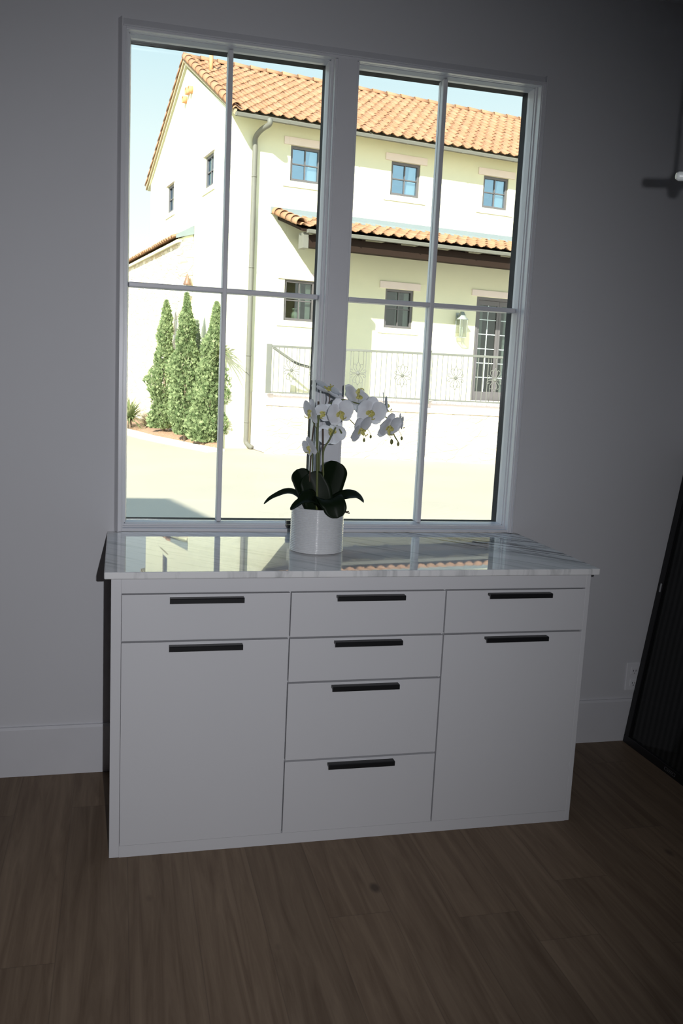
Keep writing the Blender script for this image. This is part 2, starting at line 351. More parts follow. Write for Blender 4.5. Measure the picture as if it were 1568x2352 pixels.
orchid = empty('potted_orchid', PC + Vector((0, 0, .121)))
tag(orchid, 'white artificial orchid with yellow centres and dark green leaves in the white pot', 'plant')
OO = PC + Vector((0, 0, .121))
def leafmat(name, col, rough=.3, transl=0.0, coat=0):
    m = mat(name, col, rough, coat=coat, var=(30, .12, (1, 1, 1)))
    if transl:
        t = m.node_tree; bs = t.nodes['Principled BSDF']; o = t.nodes['Material Output']; tr = t.nodes.new('ShaderNodeBsdfTranslucent'); mx = t.nodes.new('ShaderNodeMixShader')
        mx.inputs[0].default_value = transl; tr.inputs[0].default_value = (*col, 1)
        t.links.new(bs.outputs[0], mx.inputs[1]); t.links.new(tr.outputs[0], mx.inputs[2]); t.links.new(mx.outputs[0], o.inputs[0])
    return m
M['leaf'] = leafmat('orchid_leaf', (.006, .012, .005), .42); M['leaf'].node_tree.nodes['Principled BSDF'].inputs['Specular IOR Level'].default_value = .10
M['petal'] = leafmat('orchid_petal', (.80, .81, .86), .6, .22)
M['lip'] = leafmat('orchid_lip', (.66, .61, .20), .5, .25)
M['stemg'] = leafmat('orchid_stem', (.10, .12, .035), .5)
M['stemb'] = leafmat('orchid_stake', (.06, .035, .02), .6)
M['bud'] = leafmat('orchid_bud', (.16, .17, .05), .5)
M['moss'] = mat('moss', (.02, .028, .012), .9, var=(60, .5, (1, 1, 1)), bump=(80, 1, .01))

b = NB(); lathe(b, [(.0, .012), (.04, .014), (.07, .010), (.0805, 0), (.0805, -.004), (0, -.004)], seg=32)
for v in b.verts:
    if v.co.z > 0: v.co.z += .01*noise.noise(v.co*60)
mo = obj('moss', b, M['moss'], orchid, smooth=True)
b = NB()
for i in range(7):
    a = random.uniform(-.3, .5); p = Vector((.074, -.01, .012)); pts = [p, p+Vector((.012, -.002*i, .004)), p+Vector((.020+.002*i, math.sin(i)*.012-.01, .004*math.sin(i*2)+.003))]
    tube(b, pts, [.0015, .0015, .002], 5)
obj('moss_sprig', b, M['stemb'], orchid)
def leaf(pts, widths, side, fold=.25, th=.0016):
    """strap leaf: centre line pts (world), half widths, side = approx width direction"""
    b = NB(); pts = smooth_path(pts, 9); n = len(pts); W = []
    for i in range(n):
        t = i/(n-1)*(len(widths)-1); k = min(int(t), len(widths)-2); f = t-k; f = f*f*(3-2*f); tt = i/(n-1); e_ = 1 if tt < .8 else math.sqrt(max(0, 1-((tt-.8)/.2)**2)); W.append(max(.0008, (widths[k]*(1-f)+widths[k+1]*f)*e_))
    rows = []
    for i, p in enumerate(pts):
        t = (pts[min(i+1, n-1)]-pts[max(i-1, 0)]).normalized(); s = (Vector(side)-t*Vector(side).dot(t)).normalized(); nn = s.cross(t)
        rows.append([(p - OO + s*W[i]*q + nn*(fold*W[i]*(abs(q)**1.3))) for q in (-1, -.75, -.45, -.15, 0, .15, .45, .75, 1)])
    vs = [[b.verts.new(c) for c in r] for r in rows]
    for i in range(n-1):
        for j in range(8): b.faces.new((vs[i][j], vs[i][j+1], vs[i+1][j+1], vs[i+1][j])).smooth = True
    o = obj('leaf', b, M['leaf'], orchid, smooth=True)
    md = o.modifiers.new('thick', 'SOLIDIFY'); md.thickness = th
    return o
leaf([(1.083, -.345, 1.045), (1.098, -.335, 1.10), (1.117, -.325, 1.165), (1.132, -.318, 1.2175)], [.022, .038, .047, .048, .036], (1, .15, -.15), .22)
leaf([(1.066, -.335, 1.04), (1.040, -.325, 1.095), (1.013, -.320, 1.15), (.995, -.318, 1.187)], [.022, .036, .038, .036, .028], (.9, .2, .35), .25)
leaf([(1.072, -.36, 1.04), (1.063, -.362, 1.09), (1.048, -.355, 1.14), (1.028, -.345, 1.176)], [.032, .050, .052, .046, .034], (1, -.1, .25), .2)
leaf([(1.070, -.375, 1.05), (1.035, -.41, 1.098), (.996, -.43, 1.096), (.954, -.445, 1.068)], [.034, .042, .030, .014, .009], (.15, -.85, -.55), -.35)
leaf([(1.070, -.385, 1.07), (1.080, -.42, 1.100), (1.096, -.455, 1.088), (1.108, -.470, 1.046)], [.026, .040, .042, .038, .028], (.9, -.2, .1), -.22)
leaf([(1.092, -.355, 1.060), (1.140, -.365, 1.098), (1.185, -.38, 1.105), (1.216, -.39, 1.087)], [.016, .028, .032, .030, .020], (-.1, .95, .3), -.3)
leaf([(1.050, -.33, 1.05), (.985, -.32, 1.107), (.930, -.30, 1.092), (.891, -.29, 1.063)], [.012, .018, .020, .016, .008], (0, .8, -.55), .3)

def stem(nm, pts, r, m):
    b = NB(); tube(b, [p-OO for p in smooth_path(pts, 6)], r, 7); return obj(nm, b, m, orchid, smooth=True)
yS = -.352
stem('stake', [(1.062, yS, 1.04), (1.0566, yS, 1.2187), (1.0531, yS, 1.3646), (1.0522, yS, 1.4194)], .0036, M['stemb'])
stem('stem', [(1.052, -.356, 1.30), (1.0585, -.36, 1.379), (1.084, -.36, 1.4091), (1.1324, -.35, 1.4284), (1.1781, -.345, 1.42), (1.232, -.345, 1.4075), (1.2716, -.35, 1.3869), (1.3072, yS, 1.3586), (1.3223, yS, 1.3146), (1.3379, yS, 1.293)], .0021, M['stemg'])
stem('stem', [(1.060, -.365, 1.05), (1.0545, -.365, 1.22), (1.050, -.366, 1.30), (1.052, -.362, 1.40)], .0042, M['stemg'])
stem('stake', [(1.0832, yS, 1.0433), (1.0748, yS, 1.2486), (1.0711, yS, 1.3289)], .0033, M['stemb'])
stem('stem', [(1.0939, -.36, 1.05), (1.0803, -.36, 1.1602), (1.0747, -.36, 1.2515), (1.0938, -.36, 1.2931), (1.1074, -.36, 1.3227), (1.1186, -.36, 1.3406), (1.1349, -.36, 1.3163)], .0030, M['stemg'])
stem('stem', [(1.0349, -.35, 1.0428), (1.0342, -.35, 1.2182), (1.0378, -.35, 1.306), (1.0442, -.35, 1.3643)], .0027, M['stemb'])
stem('stem', [(1.0485, -.345, 1.043), (1.041, -.345, 1.2331), (1.0332, -.35, 1.262), (1.0270, -.362, 1.2665)], .0024, M['stemg'])
stem('stem', [(1.0741, -.34, 1.0432), (1.0656, -.34, 1.2189), (1.067, -.34, 1.2557)], .0028, M['stemg'])
stem('stem', [(1.052, -.356, 1.325), (1.038, -.36, 1.345), (1.024, -.368, 1.375)], .0014, M['stemg'])
stem('stem', [(1.1324, -.35, 1.4284), (1.118, -.38, 1.40), (1.108, -.41, 1.388)], .0014, M['stemg'])
stem('stem', [(1.145, -.39, 1.372), (1.165, -.40, 1.352), (1.178, -.41, 1.338)], .0016, M['stemg'])
stem('stem', [(1.084, -.36, 1.409), (1.088, -.36, 1.43), (1.083, -.36, 1.462)], .0018, M['stemb'])

def petal_mesh(b, L, Wd, base, d, s, cup, tipf=.55, narrow=.12, mi=0, curl=0):
    """petal of length L, half width Wd starting at base, direction d, side s; cup>0 lifts the rim along n"""
    d = d.normalized(); s = (s-d*s.dot(d)).normalized(); n = d.cross(s); rows = []; N = 11
    for i in range(N+1):
        t = i/N; q_ = abs(2*t**tipf-1)                        # rounded outline, pinched at the base
        w = Wd*max(.0, 1-q_**2.3)**.5*min(1, (t/.22+.12))**.6 + .0006
        rows.append([b.verts.new(base + d*(L*t) + s*(w*q) + n*(cup*Wd*(q*q*.6) + curl*L*t*t)) for q in (-1, -.6, -.2, .2, .6, 1)])
    for r0, r1 in zip(rows, rows[1:]):
        for k in range(5):
            f = b.faces.new((r0[k], r0[k+1], r1[k+1], r1[k])); f.smooth = True; f.material_index = mi
def flower(c, face, up, size=1.0, droop=0):
    """c centre (world); face = direction the lip points; up = up direction of flower"""
    c = Vector(c)-OO; N = Vector(face).normalized(); U = Vector(up); U = (U-N*U.dot(N)).normalized(); S = N.cross(U)
    L = .044*size
    root = None
    b = NB()                                                 # three sepals at the back
    for a in (90, 215, 325):
        r = math.radians(a); d = S*math.cos(r)+U*math.sin(r)
        petal_mesh(b, L*.98, L*.43, c-N*.003, d+N*.05, N.cross(d), .22, .85, curl=-.06)
    root = obj('flower', b, M['petal'], orchid, smooth=True)
    for a in (14, 166):                                      # two broad petals
        b = NB(); r = math.radians(a); d = S*math.cos(r)+U*math.sin(r)
        petal_mesh(b, L*1.04, L*.60, c+N*.002, d+N*.12, N.cross(d), .22, .80, curl=-.05)
        obj('petal', b, M['petal'], root, smooth=True)
    b = NB()                                                 # lip: cup, two side lobes, forked tip, column
    tube(b, [c, c+N*.006+U*.003, c+N*.013+U*.002], [.003*size, .0042*size, .0034*size], 8)
    for sg in (-1, 1): petal_mesh(b, .015*size, .0065*size, c+N*.003-U*.003, N*.7+S*sg*.75-U*.05, U, .8, .7, curl=.35)
    petal_mesh(b, .019*size, .0062*size, c+N*.004-U*.005, N*.8-U*.65, S, 1.0, .55, curl=.25)
    e0 = c+N*(.018*size)-U*(.017*size)
    for sg in (-1, 1): tube(b, smooth_path([e0, e0+N*.004*size+S*sg*.003*size, e0+N*.006*size+S*sg*.006*size+U*.005*size], 3), [.0014*size]*6+[.0005], 5)
    obj('lip', b, M['lip'], root, smooth=True)
    return root
V = Vector
flower((1.080, -.36, 1.458), (.35, -.35, .85), (.1, .9, .3), 1.15)                # topmost, opening upwards
flower((1.027, -.37, 1.386), (-.93, -.25, -.18), (-.1, -.35, .9), 1.02)              # left
flower((1.027, -.37, 1.268), (-.85, -.35, -.25), (-.35, .1, .9), .85)            # low left
flower((1.106, -.435, 1.389), (.25, -.95, -.05), (-.35, -.1, .95), 1.12)              # centre
flower((1.068, -.37, 1.385), (-.1, -.85, -.45), (.5, -.2, .8), .86)             # behind the centre
flower((1.104, -.345, 1.317), (-.15, -.75, -.35), (.2, -.3, -.9), 1.1)            # under the centre
flower((1.192, -.315, 1.436), (.40, -.65, .40), (-.35, .2, -.8), 1.32)             # upper right, behind
flower((1.222, -.395, 1.393), (.12, -.95, -.12), (.12, -.12, .98), 1.22)              # large right
flower((1.286, -.335, 1.415), (.96, -.22, .10), (.05, -.1, .98), 1.05)             # edge on, right
flower((1.180, -.425, 1.338), (.60, -.70, -.40), (-.55, -.25, .65), 1.15)             # lower middle
flower((1.290, -.385, 1.346), (.45, -.75, -.35), (.1, -.35, .9), 1.16)              # lower right
flower((1.340, -.345, 1.356), (.97, -.12, -.1), (.1, 0, .98), .82)               # far right edge on
for c, s in (((1.3142, -.352, 1.292), 1.15), ((1.3381, -.352, 1.2852), .9), ((1.3494, -.352, 1.305), .85), ((1.2281, -.39, 1.3103), .8), ((1.2058, -.39, 1.2978), .85)):
    b = NB(); c = Vector(c)-OO
    tube(b, [c+V((0, 0, .0085*s)), c+V((0, 0, .006*s)), c+V((0, 0, 0)), c-V((0, 0, .005*s)), c-V((.0, 0, .0085*s))], [.0012*s, .0036*s, .0053*s, .0042*s, .0008], 9)
    tube(b, smooth_path([c+V((0, 0, .008*s)), c+V((-.006, 0, .018)), c+V((-.012, 0, .026))], 3), .0008, 5)
    obj('bud', b, M['bud'], orchid, smooth=True)

# ------------------------------------------------------------------ wall outlet
ol = empty('wall_outlet', (2.572, -.0005, .285)); tag(ol, 'white wall outlet low on the wall beside the leaning black framed glass', 'outlet')
b = NB(); box(b, (-.038, -.006, -.062), (.038, 0, .062), .003); obj('cover_plate', b, M['plastic'], ol)
for dz in (.027, -.027):
    b = NB()
    box(b, (-.017, -.0075, dz-.016), (.017, -.005, dz+.016), .002); so = obj('socket', b, M['plastic'], ol)
    for dx in (-.006, .006): b = NB(); box(b, (dx-.001, -.0082, dz-.004), (dx+.001, -.007, dz+.004)); obj('slot', b, M['black'], so)
    b = NB(); box(b, (-.002, -.0082, dz-.012), (.002, -.007, dz-.009)); obj('slot', b, M['black'], so)

# ------------------------------------------------------------------ black framed glass leaning on the right wall
def slat_reflection():  # reflected slats painted into the dark pane as bands of tone
    m = bpy.data.materials.new('dark_slat_reflection_glass'); m.use_nodes = True; t = m.node_tree; t.nodes.clear(); L = t.links.new
    o = t.nodes.new('ShaderNodeOutputMaterial'); tr = t.nodes.new('ShaderNodeBsdfTransparent'); pr = t.nodes.new('ShaderNodeBsdfPrincipled')
    tcn = t.nodes.new('ShaderNodeTexCoord'); wv = t.nodes.new('ShaderNodeTexWave'); wv.wave_type = 'BANDS'; wv.bands_direction = 'Y'; wv.inputs['Scale'].default_value = 9; wv.inputs['Distortion'].default_value = 1.5; wv.inputs['Detail Scale'].default_value = .3
    L(tcn.outputs['Object'], wv.inputs['Vector'])
    mx = t.nodes.new('ShaderNodeMix'); mx.data_type = 'RGBA'; mx.inputs['A'].default_value = (.018, .019, .020, 1); mx.inputs['B'].default_value = (.045, .047, .048, 1); L(wv.outputs['Fac'], mx.inputs['Factor']); L(mx.outputs['Result'], pr.inputs['Base Color'])
    pr.inputs['Roughness'].default_value = .08; pr.inputs['Specular IOR Level'].default_value = .25
    tr.inputs[0].default_value = (.32, .32, .33, 1); ms = t.nodes.new('ShaderNodeMixShader'); ms.inputs[0].default_value = .62
    L(tr.outputs[0], ms.inputs[1]); L(pr.outputs[0], ms.inputs[2]); L(ms.outputs[0], o.inputs[0]); return m
M['slat_reflection'] = slat_reflection()
PL_H, PL_W = 1.285, 1.30
pn = empty('framed_glass_panel', (2.538, -.022, .0005)); tag(pn, 'large black framed dark glass panel leaning against the right wall', 'glass panel')
pn.rotation_euler = (0, math.atan2(.157, 1.167), 0)
# local: x thickness (towards the wall), y from 0 towards the camera (negative), z up
fw = .034
b = NB(); box(b, (0, -PL_W, 0), (.022, 0, fw), .002); box(b, (0, -PL_W, PL_H-fw), (.022, 0, PL_H), .002); box(b, (0, -fw, fw), (.022, 0, PL_H-fw), .002); box(b, (0, -PL_W, fw), (.022, -PL_W+fw, PL_H-fw), .002)
obj('frame', b, M['black'], pn)
b = NB(); box(b, (.012, -PL_W+fw, fw), (.018, -fw, PL_H-fw)); obj('pane', b, M['slat_reflection'], pn)
M['silver'] = mat('silver_highlight', (.55, .56, .58), .3, metal=.8)
b = NB(); box(b, (-.003, -.030, .675), (0, -.020, .712), .001); obj('frame_highlight', b, M['silver'], pn)  # small silver strip standing in for a highlight on the frame
M['maker'] = mat('maker_plate', (.22, .22, .24), .35, metal=.5)
b = NB()
for (y0, y1, z0, z1) in ((-.375, -.305, .0115, .0125), (-.375, -.305, .0225, .0235), (-.306, -.305, .0125, .0225), (-.375, -.374, .0125, .0225), (-.360, -.320, .0165, .0185)): box(b, (-.0015, y0, z0), (.0, y1, z1))
obj('maker_plate', b, M['maker'], pn)

# ------------------------------------------------------------------ chandelier, only one arm tip reaches the frame
ch = empty('chandelier', (1.3486, -1.9106, CEIL)); tag(ch, 'hanging linear chandelier with white arm tip at the upper right edge', 'chandelier')
def CH(nm, b, m): return obj(nm, b, m, ch)
zt = -CEIL
TIP = V((1.2986, -1.8966, 1.8614)) - ch.location; ARM = V((1.0, -.26, 0)).normalized()
HUB = TIP + ARM*.052
b = NB(); tube(b, [(HUB.x, HUB.y, -.02), HUB], .0034, 8); CH('rod', b, M['bronze'])
b = NB(); lathe(b, [(0, -.03), (.05, -.028), (.06, -.012), (.06, 0)], (HUB.x, HUB.y, 0), 24); CH('ceiling_canopy', b, M['bronze'])
b = NB(); tube(b, [HUB+V((0, 0, .018)), HUB+V((0, 0, .008)), HUB-V((0, 0, .016)), HUB-V((0, 0, .022))], [.004, .010, .010, .005], 12); CH('hub', b, M['bronze'])
b = NB(); tube(b, [TIP, TIP+ARM*.004, TIP+ARM*.60], [.005, .0078, .0078], 8); CH('arm', b, M['whitelamp'])

# ================================================================== OUTSIDE
AG = math.radians(9.5)
B0 = V((3.11, 15.68, 0)); Ud = V((math.cos(AG), math.sin(AG), 0)); Nd = V((-math.sin(AG), math.cos(AG), 0)); ZG = -.15
def H(s, n, z=0): return B0 + Ud*s + Nd*n + V((0, 0, z))
M['concrete'] = mat('pale_concrete', (.40, .352, .268), .85, spec=.2, var=(.7, .10, (1, 1, 1)))
M['stucco'] = mat('cream_stucco', (.66, .645, .465), .9, spec=.15, var=(9, .03, (1, 1, 1)), bump=(60, .2, .004))
M['lintel'] = mat('limestone_lintel', (.70, .60, .54), .8, spec=.2)
M['gutter'] = mat('grey_metal_gutter', (.15, .145, .12), .5, metal=.0, spec=.2)
M['flash'] = mat('zinc_flashing', (.20, .23, .23), .6, metal=.0, spec=.2)
M['winframe'] = mat('bronze_window_frame', (.105, .095, .095), .45)
M['darkwood'] = mat('dark_stained_beam', (.022, .013, .009), .8, spec=.1)
M['iron'] = mat('grey_painted_iron', (.135, .135, .115), .6, metal=.0, spec=.2)
M['curtain'] = mat('white_curtain', (.52, .58, .56), .8)
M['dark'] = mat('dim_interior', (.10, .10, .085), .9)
M['pane_sky'] = glass('upper_window_pane', (.86, .92, .92), .24, .97, .6); M['pane_sky'].node_tree.nodes['Glossy BSDF'].inputs[0].default_value = (.55, .78, 1, 1)
M['pane_low'] = glass('lower_window_pane', (.72, .76, .72), .05, .9, .5)
M['lampglass'] = glass('lantern_glass', (.96, .97, .90), .10, .92, .4)
M['clay'] = mat('clay_pipe', (.55, .27, .12), .8)
M['mulch'] = mat('bark_mulch', (.34, .20, .12), .95, var=(14, .45, (1, 1, 1)), bump=(30, 1, .03))

def tiles_mat():
    m = bpy.data.materials.new('terracotta_tiles'); m.use_nodes = True; t = m.node_tree; b = t.nodes['Principled BSDF']; L = t.links.new
    b.inputs['Roughness'].default_value = .85; b.inputs['Specular IOR Level'].default_value = .2
    at = t.nodes.new('ShaderNodeAttribute'); at.attribute_name = 'tile'; wn = t.nodes.new('ShaderNodeTexWhiteNoise'); wn.noise_dimensions = '3D'; L(at.outputs['Vector'], wn.inputs['Vector'])
    cr = t.nodes.new('ShaderNodeValToRGB'); L(wn.outputs['Value'], cr.inputs[0]); e = cr.color_ramp.elements
    e[0].position = 0; e[0].color = (.25, .105, .048, 1); e[1].position = 1; e[1].color = (.34, .20, .115, 1)
    q = e.new(.5); q.color = (.29, .14, .070, 1)
    tcn = t.nodes.new('ShaderNodeTexCoord'); ns = t.nodes.new('ShaderNodeTexNoise'); ns.inputs['Scale'].default_value = 7; ns.inputs['Detail'].default_value = 5; L(tcn.outputs['Object'], ns.inputs['Vector'])
    mx = t.nodes.new('ShaderNodeMix'); mx.data_type = 'RGBA'; L(ns.outputs['Fac'], mx.inputs['Factor']); L(cr.outputs[0], mx.inputs['A']); mx.inputs['B'].default_value = (.33, .19, .11, 1)
    L(mx.outputs['Result'], b.inputs['Base Color']); return m
M['tiles'] = tiles_mat()
def stone_mat():
    m = bpy.data.materials.new('pale_stone_masonry'); m.use_nodes = True; t = m.node_tree; b = t.nodes['Principled BSDF']; L = t.links.new
    b.inputs['Roughness'].default_value = .9; b.inputs['Specular IOR Level'].default_value = .15
    tcn = t.nodes.new('ShaderNodeTexCoord'); mp = t.nodes.new('ShaderNodeMapping'); mp.inputs['Scale'].default_value = (3.6, 3.6, 8.0); L(tcn.outputs['Object'], mp.inputs[0])
    v1 = t.nodes.new('ShaderNodeTexVoronoi'); v1.feature = 'DISTANCE_TO_EDGE'; v1.inputs['Scale'].default_value = 1.0; v2 = t.nodes.new('ShaderNodeTexVoronoi'); v2.inputs['Scale'].default_value = 1.0
    L(mp.outputs[0], v1.inputs['Vector']); L(mp.outputs[0], v2.inputs['Vector'])
    cr = t.nodes.new('ShaderNodeValToRGB'); sp = t.nodes.new('ShaderNodeSeparateColor'); L(v2.outputs['Color'], sp.inputs[0]); L(sp.outputs[0], cr.inputs[0]); e = cr.color_ramp.elements
    e[0].color = (.66, .58, .46, 1); e[1].color = (.84, .80, .70, 1); q = e.new(.93); q.color = (.78, .72, .60, 1); q = e.new(.06); q.color = (.56, .44, .30, 1)
    mr = t.nodes.new('ShaderNodeMapRange'); mr.inputs['From Max'].default_value = .05; L(v1.outputs['Distance'], mr.inputs['Value'])
    mx = t.nodes.new('ShaderNodeMix'); mx.data_type = 'RGBA'; L(mr.outputs[0], mx.inputs['Factor']); mx.inputs['A'].default_value = (.50, .45, .36, 1); L(cr.outputs[0], mx.inputs['B'])
    L(mx.outputs['Result'], b.inputs['Base Color'])
    bp = t.nodes.new('ShaderNodeBump'); bp.inputs['Strength'].default_value = .6; bp.inputs['Distance'].default_value = .03; L(mr.outputs[0], bp.inputs['Height']); L(bp.outputs[0], b.inputs['Normal'])
    return m
M['stone'] = stone_mat()

# ground
b = NB(); box(b, (-40, .10, ZG-.3), (60, 90, ZG)); obj('ground', b, M['concrete'], kind='structure')
# own building above and beside the room: unseen shell whose roof shades the drive
b = NB(); box(b, (-9.0, YB-.15, CEIL+.152), (XR+.6, .12, 3.55)); obj('roof_shell', b, M['stucco'], kind='structure')
b = NB()
prism(b, [(-9.0, 3.56), (-1.55, 3.56), (-2.63, 4.42), (-4.1, 5.6), (-9.0, 5.6)], 1, -6.3, .12)
wing = obj('wall_wing', b, M['stucco'], kind='structure')

# ---------------- the house across the drive
def hl(bm):
    """move house-local (s,n,z) mesh coordinates; the parent empty carries the rotation"""
    return bm
house = empty('two_storey_house', B0, AG); tag(house, 'two storey cream stucco house with terracotta tile roof across the drive', 'house')
def HP(nm, b, m, p=None, **k): return obj(nm, b, m, p or house, **k)
def grid_wall(bm, a0, a1, z0, z1, holes, t0, t1, axis):
    """wall slab in the (a,z) plane with rectangular holes, thickness t0..t1 ; axis='s' or 'n' is the direction of a"""
    A = sorted({a0, a1, *[h[0] for h in holes], *[h[1] for h in holes]}); Z = sorted({z0, z1, *[h[2] for h in holes], *[h[3] for h in holes]})
    for i in range(len(A)-1):
        run = None
        for j in range(len(Z)-1):
            ca, cz = (A[i]+A[i+1])/2, (Z[j]+Z[j+1])/2
            hit = any(h[0] < ca < h[1] and h[2] < cz < h[3] for h in holes)
            if not hit and run is None: run = Z[j]
            if (hit or j == len(Z)-2) and run is not None:
                ze = Z[j] if hit else Z[j+1]
                if axis == 's': box(bm, (A[i], t0, run), (A[i+1], t1, ze))
                else: box(bm, (t0, A[i], run), (t1, A[i+1], ze))
                run = None
GS = -.60; LEN = 13.0
upW = [(.70, 1.38), (3.03, 3.74), (5.38, 6.05), (7.7, 8.4)]; UZ0, UZ1 = 5.45, 6.155
loW = [(.67, 1.37), (3.05, 3.755)]; LZ0, LZ1 = 2.60, 3.45
DR = (5.42, 6.75); DZ0, DZ1 = 1.03, 3.46
holes = [(a, c, UZ0, UZ1) for a, c in upW] + [(a, c, LZ0, LZ1) for a, c in loW] + [(DR[0], DR[1], DZ0, DZ1)]
gW = [(1.25, 1.98), (5.05, 5.78)]
b = NB()
grid_wall(b, GS, LEN, ZG, 6.62, holes, 0, .22, 's')
grid_wall(b, .22, 7.76, ZG, 6.62, [(a, c, 5.43, 6.11) for a, c in gW], GS, GS+.22, 'n')
prism(b, [(0, 6.62), (7.76, 6.62), (3.88, 8.47)], 0, GS, GS+.22)
box(b, (GS, 7.76, ZG), (LEN, 7.98, 6.62)); box(b, (LEN, 0, ZG), (LEN+.2, 7.98, 6.62))
HP('wall', b, M['stucco'])
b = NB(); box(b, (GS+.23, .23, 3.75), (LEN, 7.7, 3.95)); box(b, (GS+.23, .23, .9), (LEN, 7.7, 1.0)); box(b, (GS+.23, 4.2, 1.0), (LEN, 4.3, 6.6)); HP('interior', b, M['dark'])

# tiles
def tile_roof(name, length, slope_len, pitch_rows, pw, parent, amp=.048, th=.016, s_off=0, seed=0, full=True):
    """corrugated barrel tile field in local coords: x along eave, y up the slope, z out of the slope"""
    b = NB(); lay = b.verts.layers.float_vector.new('tile'); ncol = int(length/pw); nr_ = int(math.ceil(slope_len/pitch_rows)); seg = 8
    for r in range(nr_):
        y0 = r*pitch_rows; y1 = min(slope_len, y0+pitch_rows+.07)
        ys = (y0, (y0+y1)/2, y1)
        for c in range(ncol):
            for half in (0, 1):
                rows = []; jy = random.uniform(-.012, .012); jz = random.uniform(-.004, .006)
                for yi, y in enumerate(ys):
                    lift = .020*(1-yi/2); row = []
                    for k in range(seg+1):
                        u = k/seg; x = (c+half*.5+u*.5)*pw
                        z = amp*math.sin(math.pi*u)**.85 if half == 0 else -amp*.50*math.sin(math.pi*u)
                        v = b.verts.new((x, max(0, y+jy) if r else y+(jy if half == 0 else 0), z+lift+jz+.02)); v[lay] = (c+seed*7.3+.01, r+.01, half); row.append(v)
                    rows.append(row)
                for a, q in zip(rows, rows[1:]):
                    for k in range(seg): b.faces.new((a[k], a[k+1], q[k+1], q[k])).smooth = True
    o = obj(name, b, M['tiles'], parent)
    md = o.modifiers.new('thick', 'SOLIDIFY'); md.thickness = th; md.offset = -1
    return o
EO, EZ = -.52, 6.50; RN, RZ = 3.88, 8.70
sl = math.hypot(RN-EO, RZ-EZ); pa = math.atan2(RZ-EZ, RN-EO)
deck = NB(); d0 = .055
prism(deck, [(EO+.03, EZ-.03), (RN, RZ-.05), (2*RN-EO-.03, EZ-.03), (2*RN-EO-.03, EZ-.09), (RN, RZ-.13), (EO+.03, EZ-.09)], 0, GS-.04, LEN+.2)
HP('roof_deck', deck, M['stucco'])
roofF = tile_roof('roof_tiles', LEN+.9, sl, .41, .2435, house); roofF.location = (GS-.12, EO, EZ); roofF.rotation_euler = (pa, 0, 0)
roofB = tile_roof('roof_tiles', LEN+.9, sl, .41, .2435, house, seed=3); roofB.location = (LEN+.78, 2*RN-EO, EZ); roofB.rotation_euler = (pa, 0, math.pi)
def barrel(bm, lay, p0, p1, up, r0, r1, tid, seg=8, arc=math.pi*1.05):
    p0, p1, up = V(p0), V(p1), V(up); d = (p1-p0).normalized(); s = d.cross(up).normalized(); up = s.cross(d).normalized(); rings = []
    for p, r in ((p0, r0), (p1, r1)):
        ring = []
        for k in range(seg+1):
            a = -arc/2+arc*k/seg; v = bm.verts.new(p+s*math.sin(a)*r+up*math.cos(a)*r); v[lay] = tid; ring.append(v)
        rings.append(ring)
    for k in range(seg): bm.faces.new((rings[0][k], rings[0][k+1], rings[1][k+1], rings[1][k])).smooth = True
b = NB(); lay = b.verts.layers.float_vector.new('tile')
nrk = 13
for sgn in (1, -1):
    for i in range(nrk):
        t0, t1 = i/nrk, min(1, (i+1.18)/nrk)
        def Q(t): return V((GS-.045, RN+sgn*-1*(RN-EO)*(1-t) if sgn == 1 else RN+(RN-EO)*(1-t), EZ+(RZ-EZ)*t+.045))
        barrel(b, lay, Q(t0)+V((0, 0, .015)), Q(t1), (-.35, 0, 1), .105 if sgn == 1 else .075, .09 if sgn == 1 else .068, (i+.01, 50*sgn+.01, 0))
rk = HP('rake_tiles', b, M['tiles']); md = rk.modifiers.new('t', 'SOLIDIFY'); md.thickness = .016
M['rake_shade'] = mat('tan_tile_shade', (.34, .27, .17), .9, spec=.1)
b = NB(); prism(b, [(EO, EZ-.07), (RN, RZ-.08), (2*RN-EO, EZ-.07), (2*RN-EO, EZ+.04), (RN, RZ+.03), (EO, EZ+.04)], 0, GS-.085, GS-.03); HP('rake_shade_band', b, M['rake_shade'])  # tan band added for the shaded undersides of the rake tiles
b = NB(); lay = b.verts.layers.float_vector.new('tile')
for i in range(34): barrel(b, lay, (GS-.1+i*.41, RN, RZ+.022), (GS-.1+(i+1.12)*.41, RN, RZ+.010), (0, 0, 1), .11, .095, (i+.01, 77.01, 0))
rk = HP('ridge_tiles', b, M['tiles']); md = rk.modifiers.new('t', 'SOLIDIFY'); md.thickness = .016
def gutter(nm, s0, s1, n, z, r=.043, parent=None):
    b = NB(); prof = [(n+r, z+.004), (n+r, z-r*1.5), (n-r*.55, z-r*1.5), (n-r*.8, z-r*.9), (n-r, z-.2*r), (n-r, z+.004), (n-r+.006, z+.004), (n-r+.008, z-.3*r), (n-r*.7, z-r*1.35), (n+r-.008, z-r*1.4), (n+r-.008, z+.004)]
    prism(b, prof, 0, s0, s1)
    k = s0+1.05
    while k < s1: box(b, (k-.012, n-r-.003, z-r*1.6), (k+.012, n+r, z-r*1.45)); k += 1.35
    box(b, (s0-.004, n-r, z-r*1.5), (s0+.01, n+r, z+.004))
    return HP(nm, b, M['gutter'])
gutter('gutter', GS-.06, LEN, EO-.03, EZ-.035)
b = NB()
tube(b, smooth_path([(.02, EO-.07, EZ-.08), (.02, EO-.07, EZ-.17), (-.05, -.30, 6.28), (-.10, -.085, 6.17), (-.10, -.075, 6.0)], 5) + [V((-.10, -.075, 2.0))] + smooth_path([(-.10, -.075, .10), (-.10, -.075, -.0), (-.07, -.12, -.06), (-.02, -.26, -.115)], 5), .052, 12)
for z in (5.4, 3.6, 1.8, .4): tube(b, [(-.10, -.075, z), (-.10, -.075, z+.03)], .057, 12)
HP('downspout', b, M['gutter'], smooth=True)

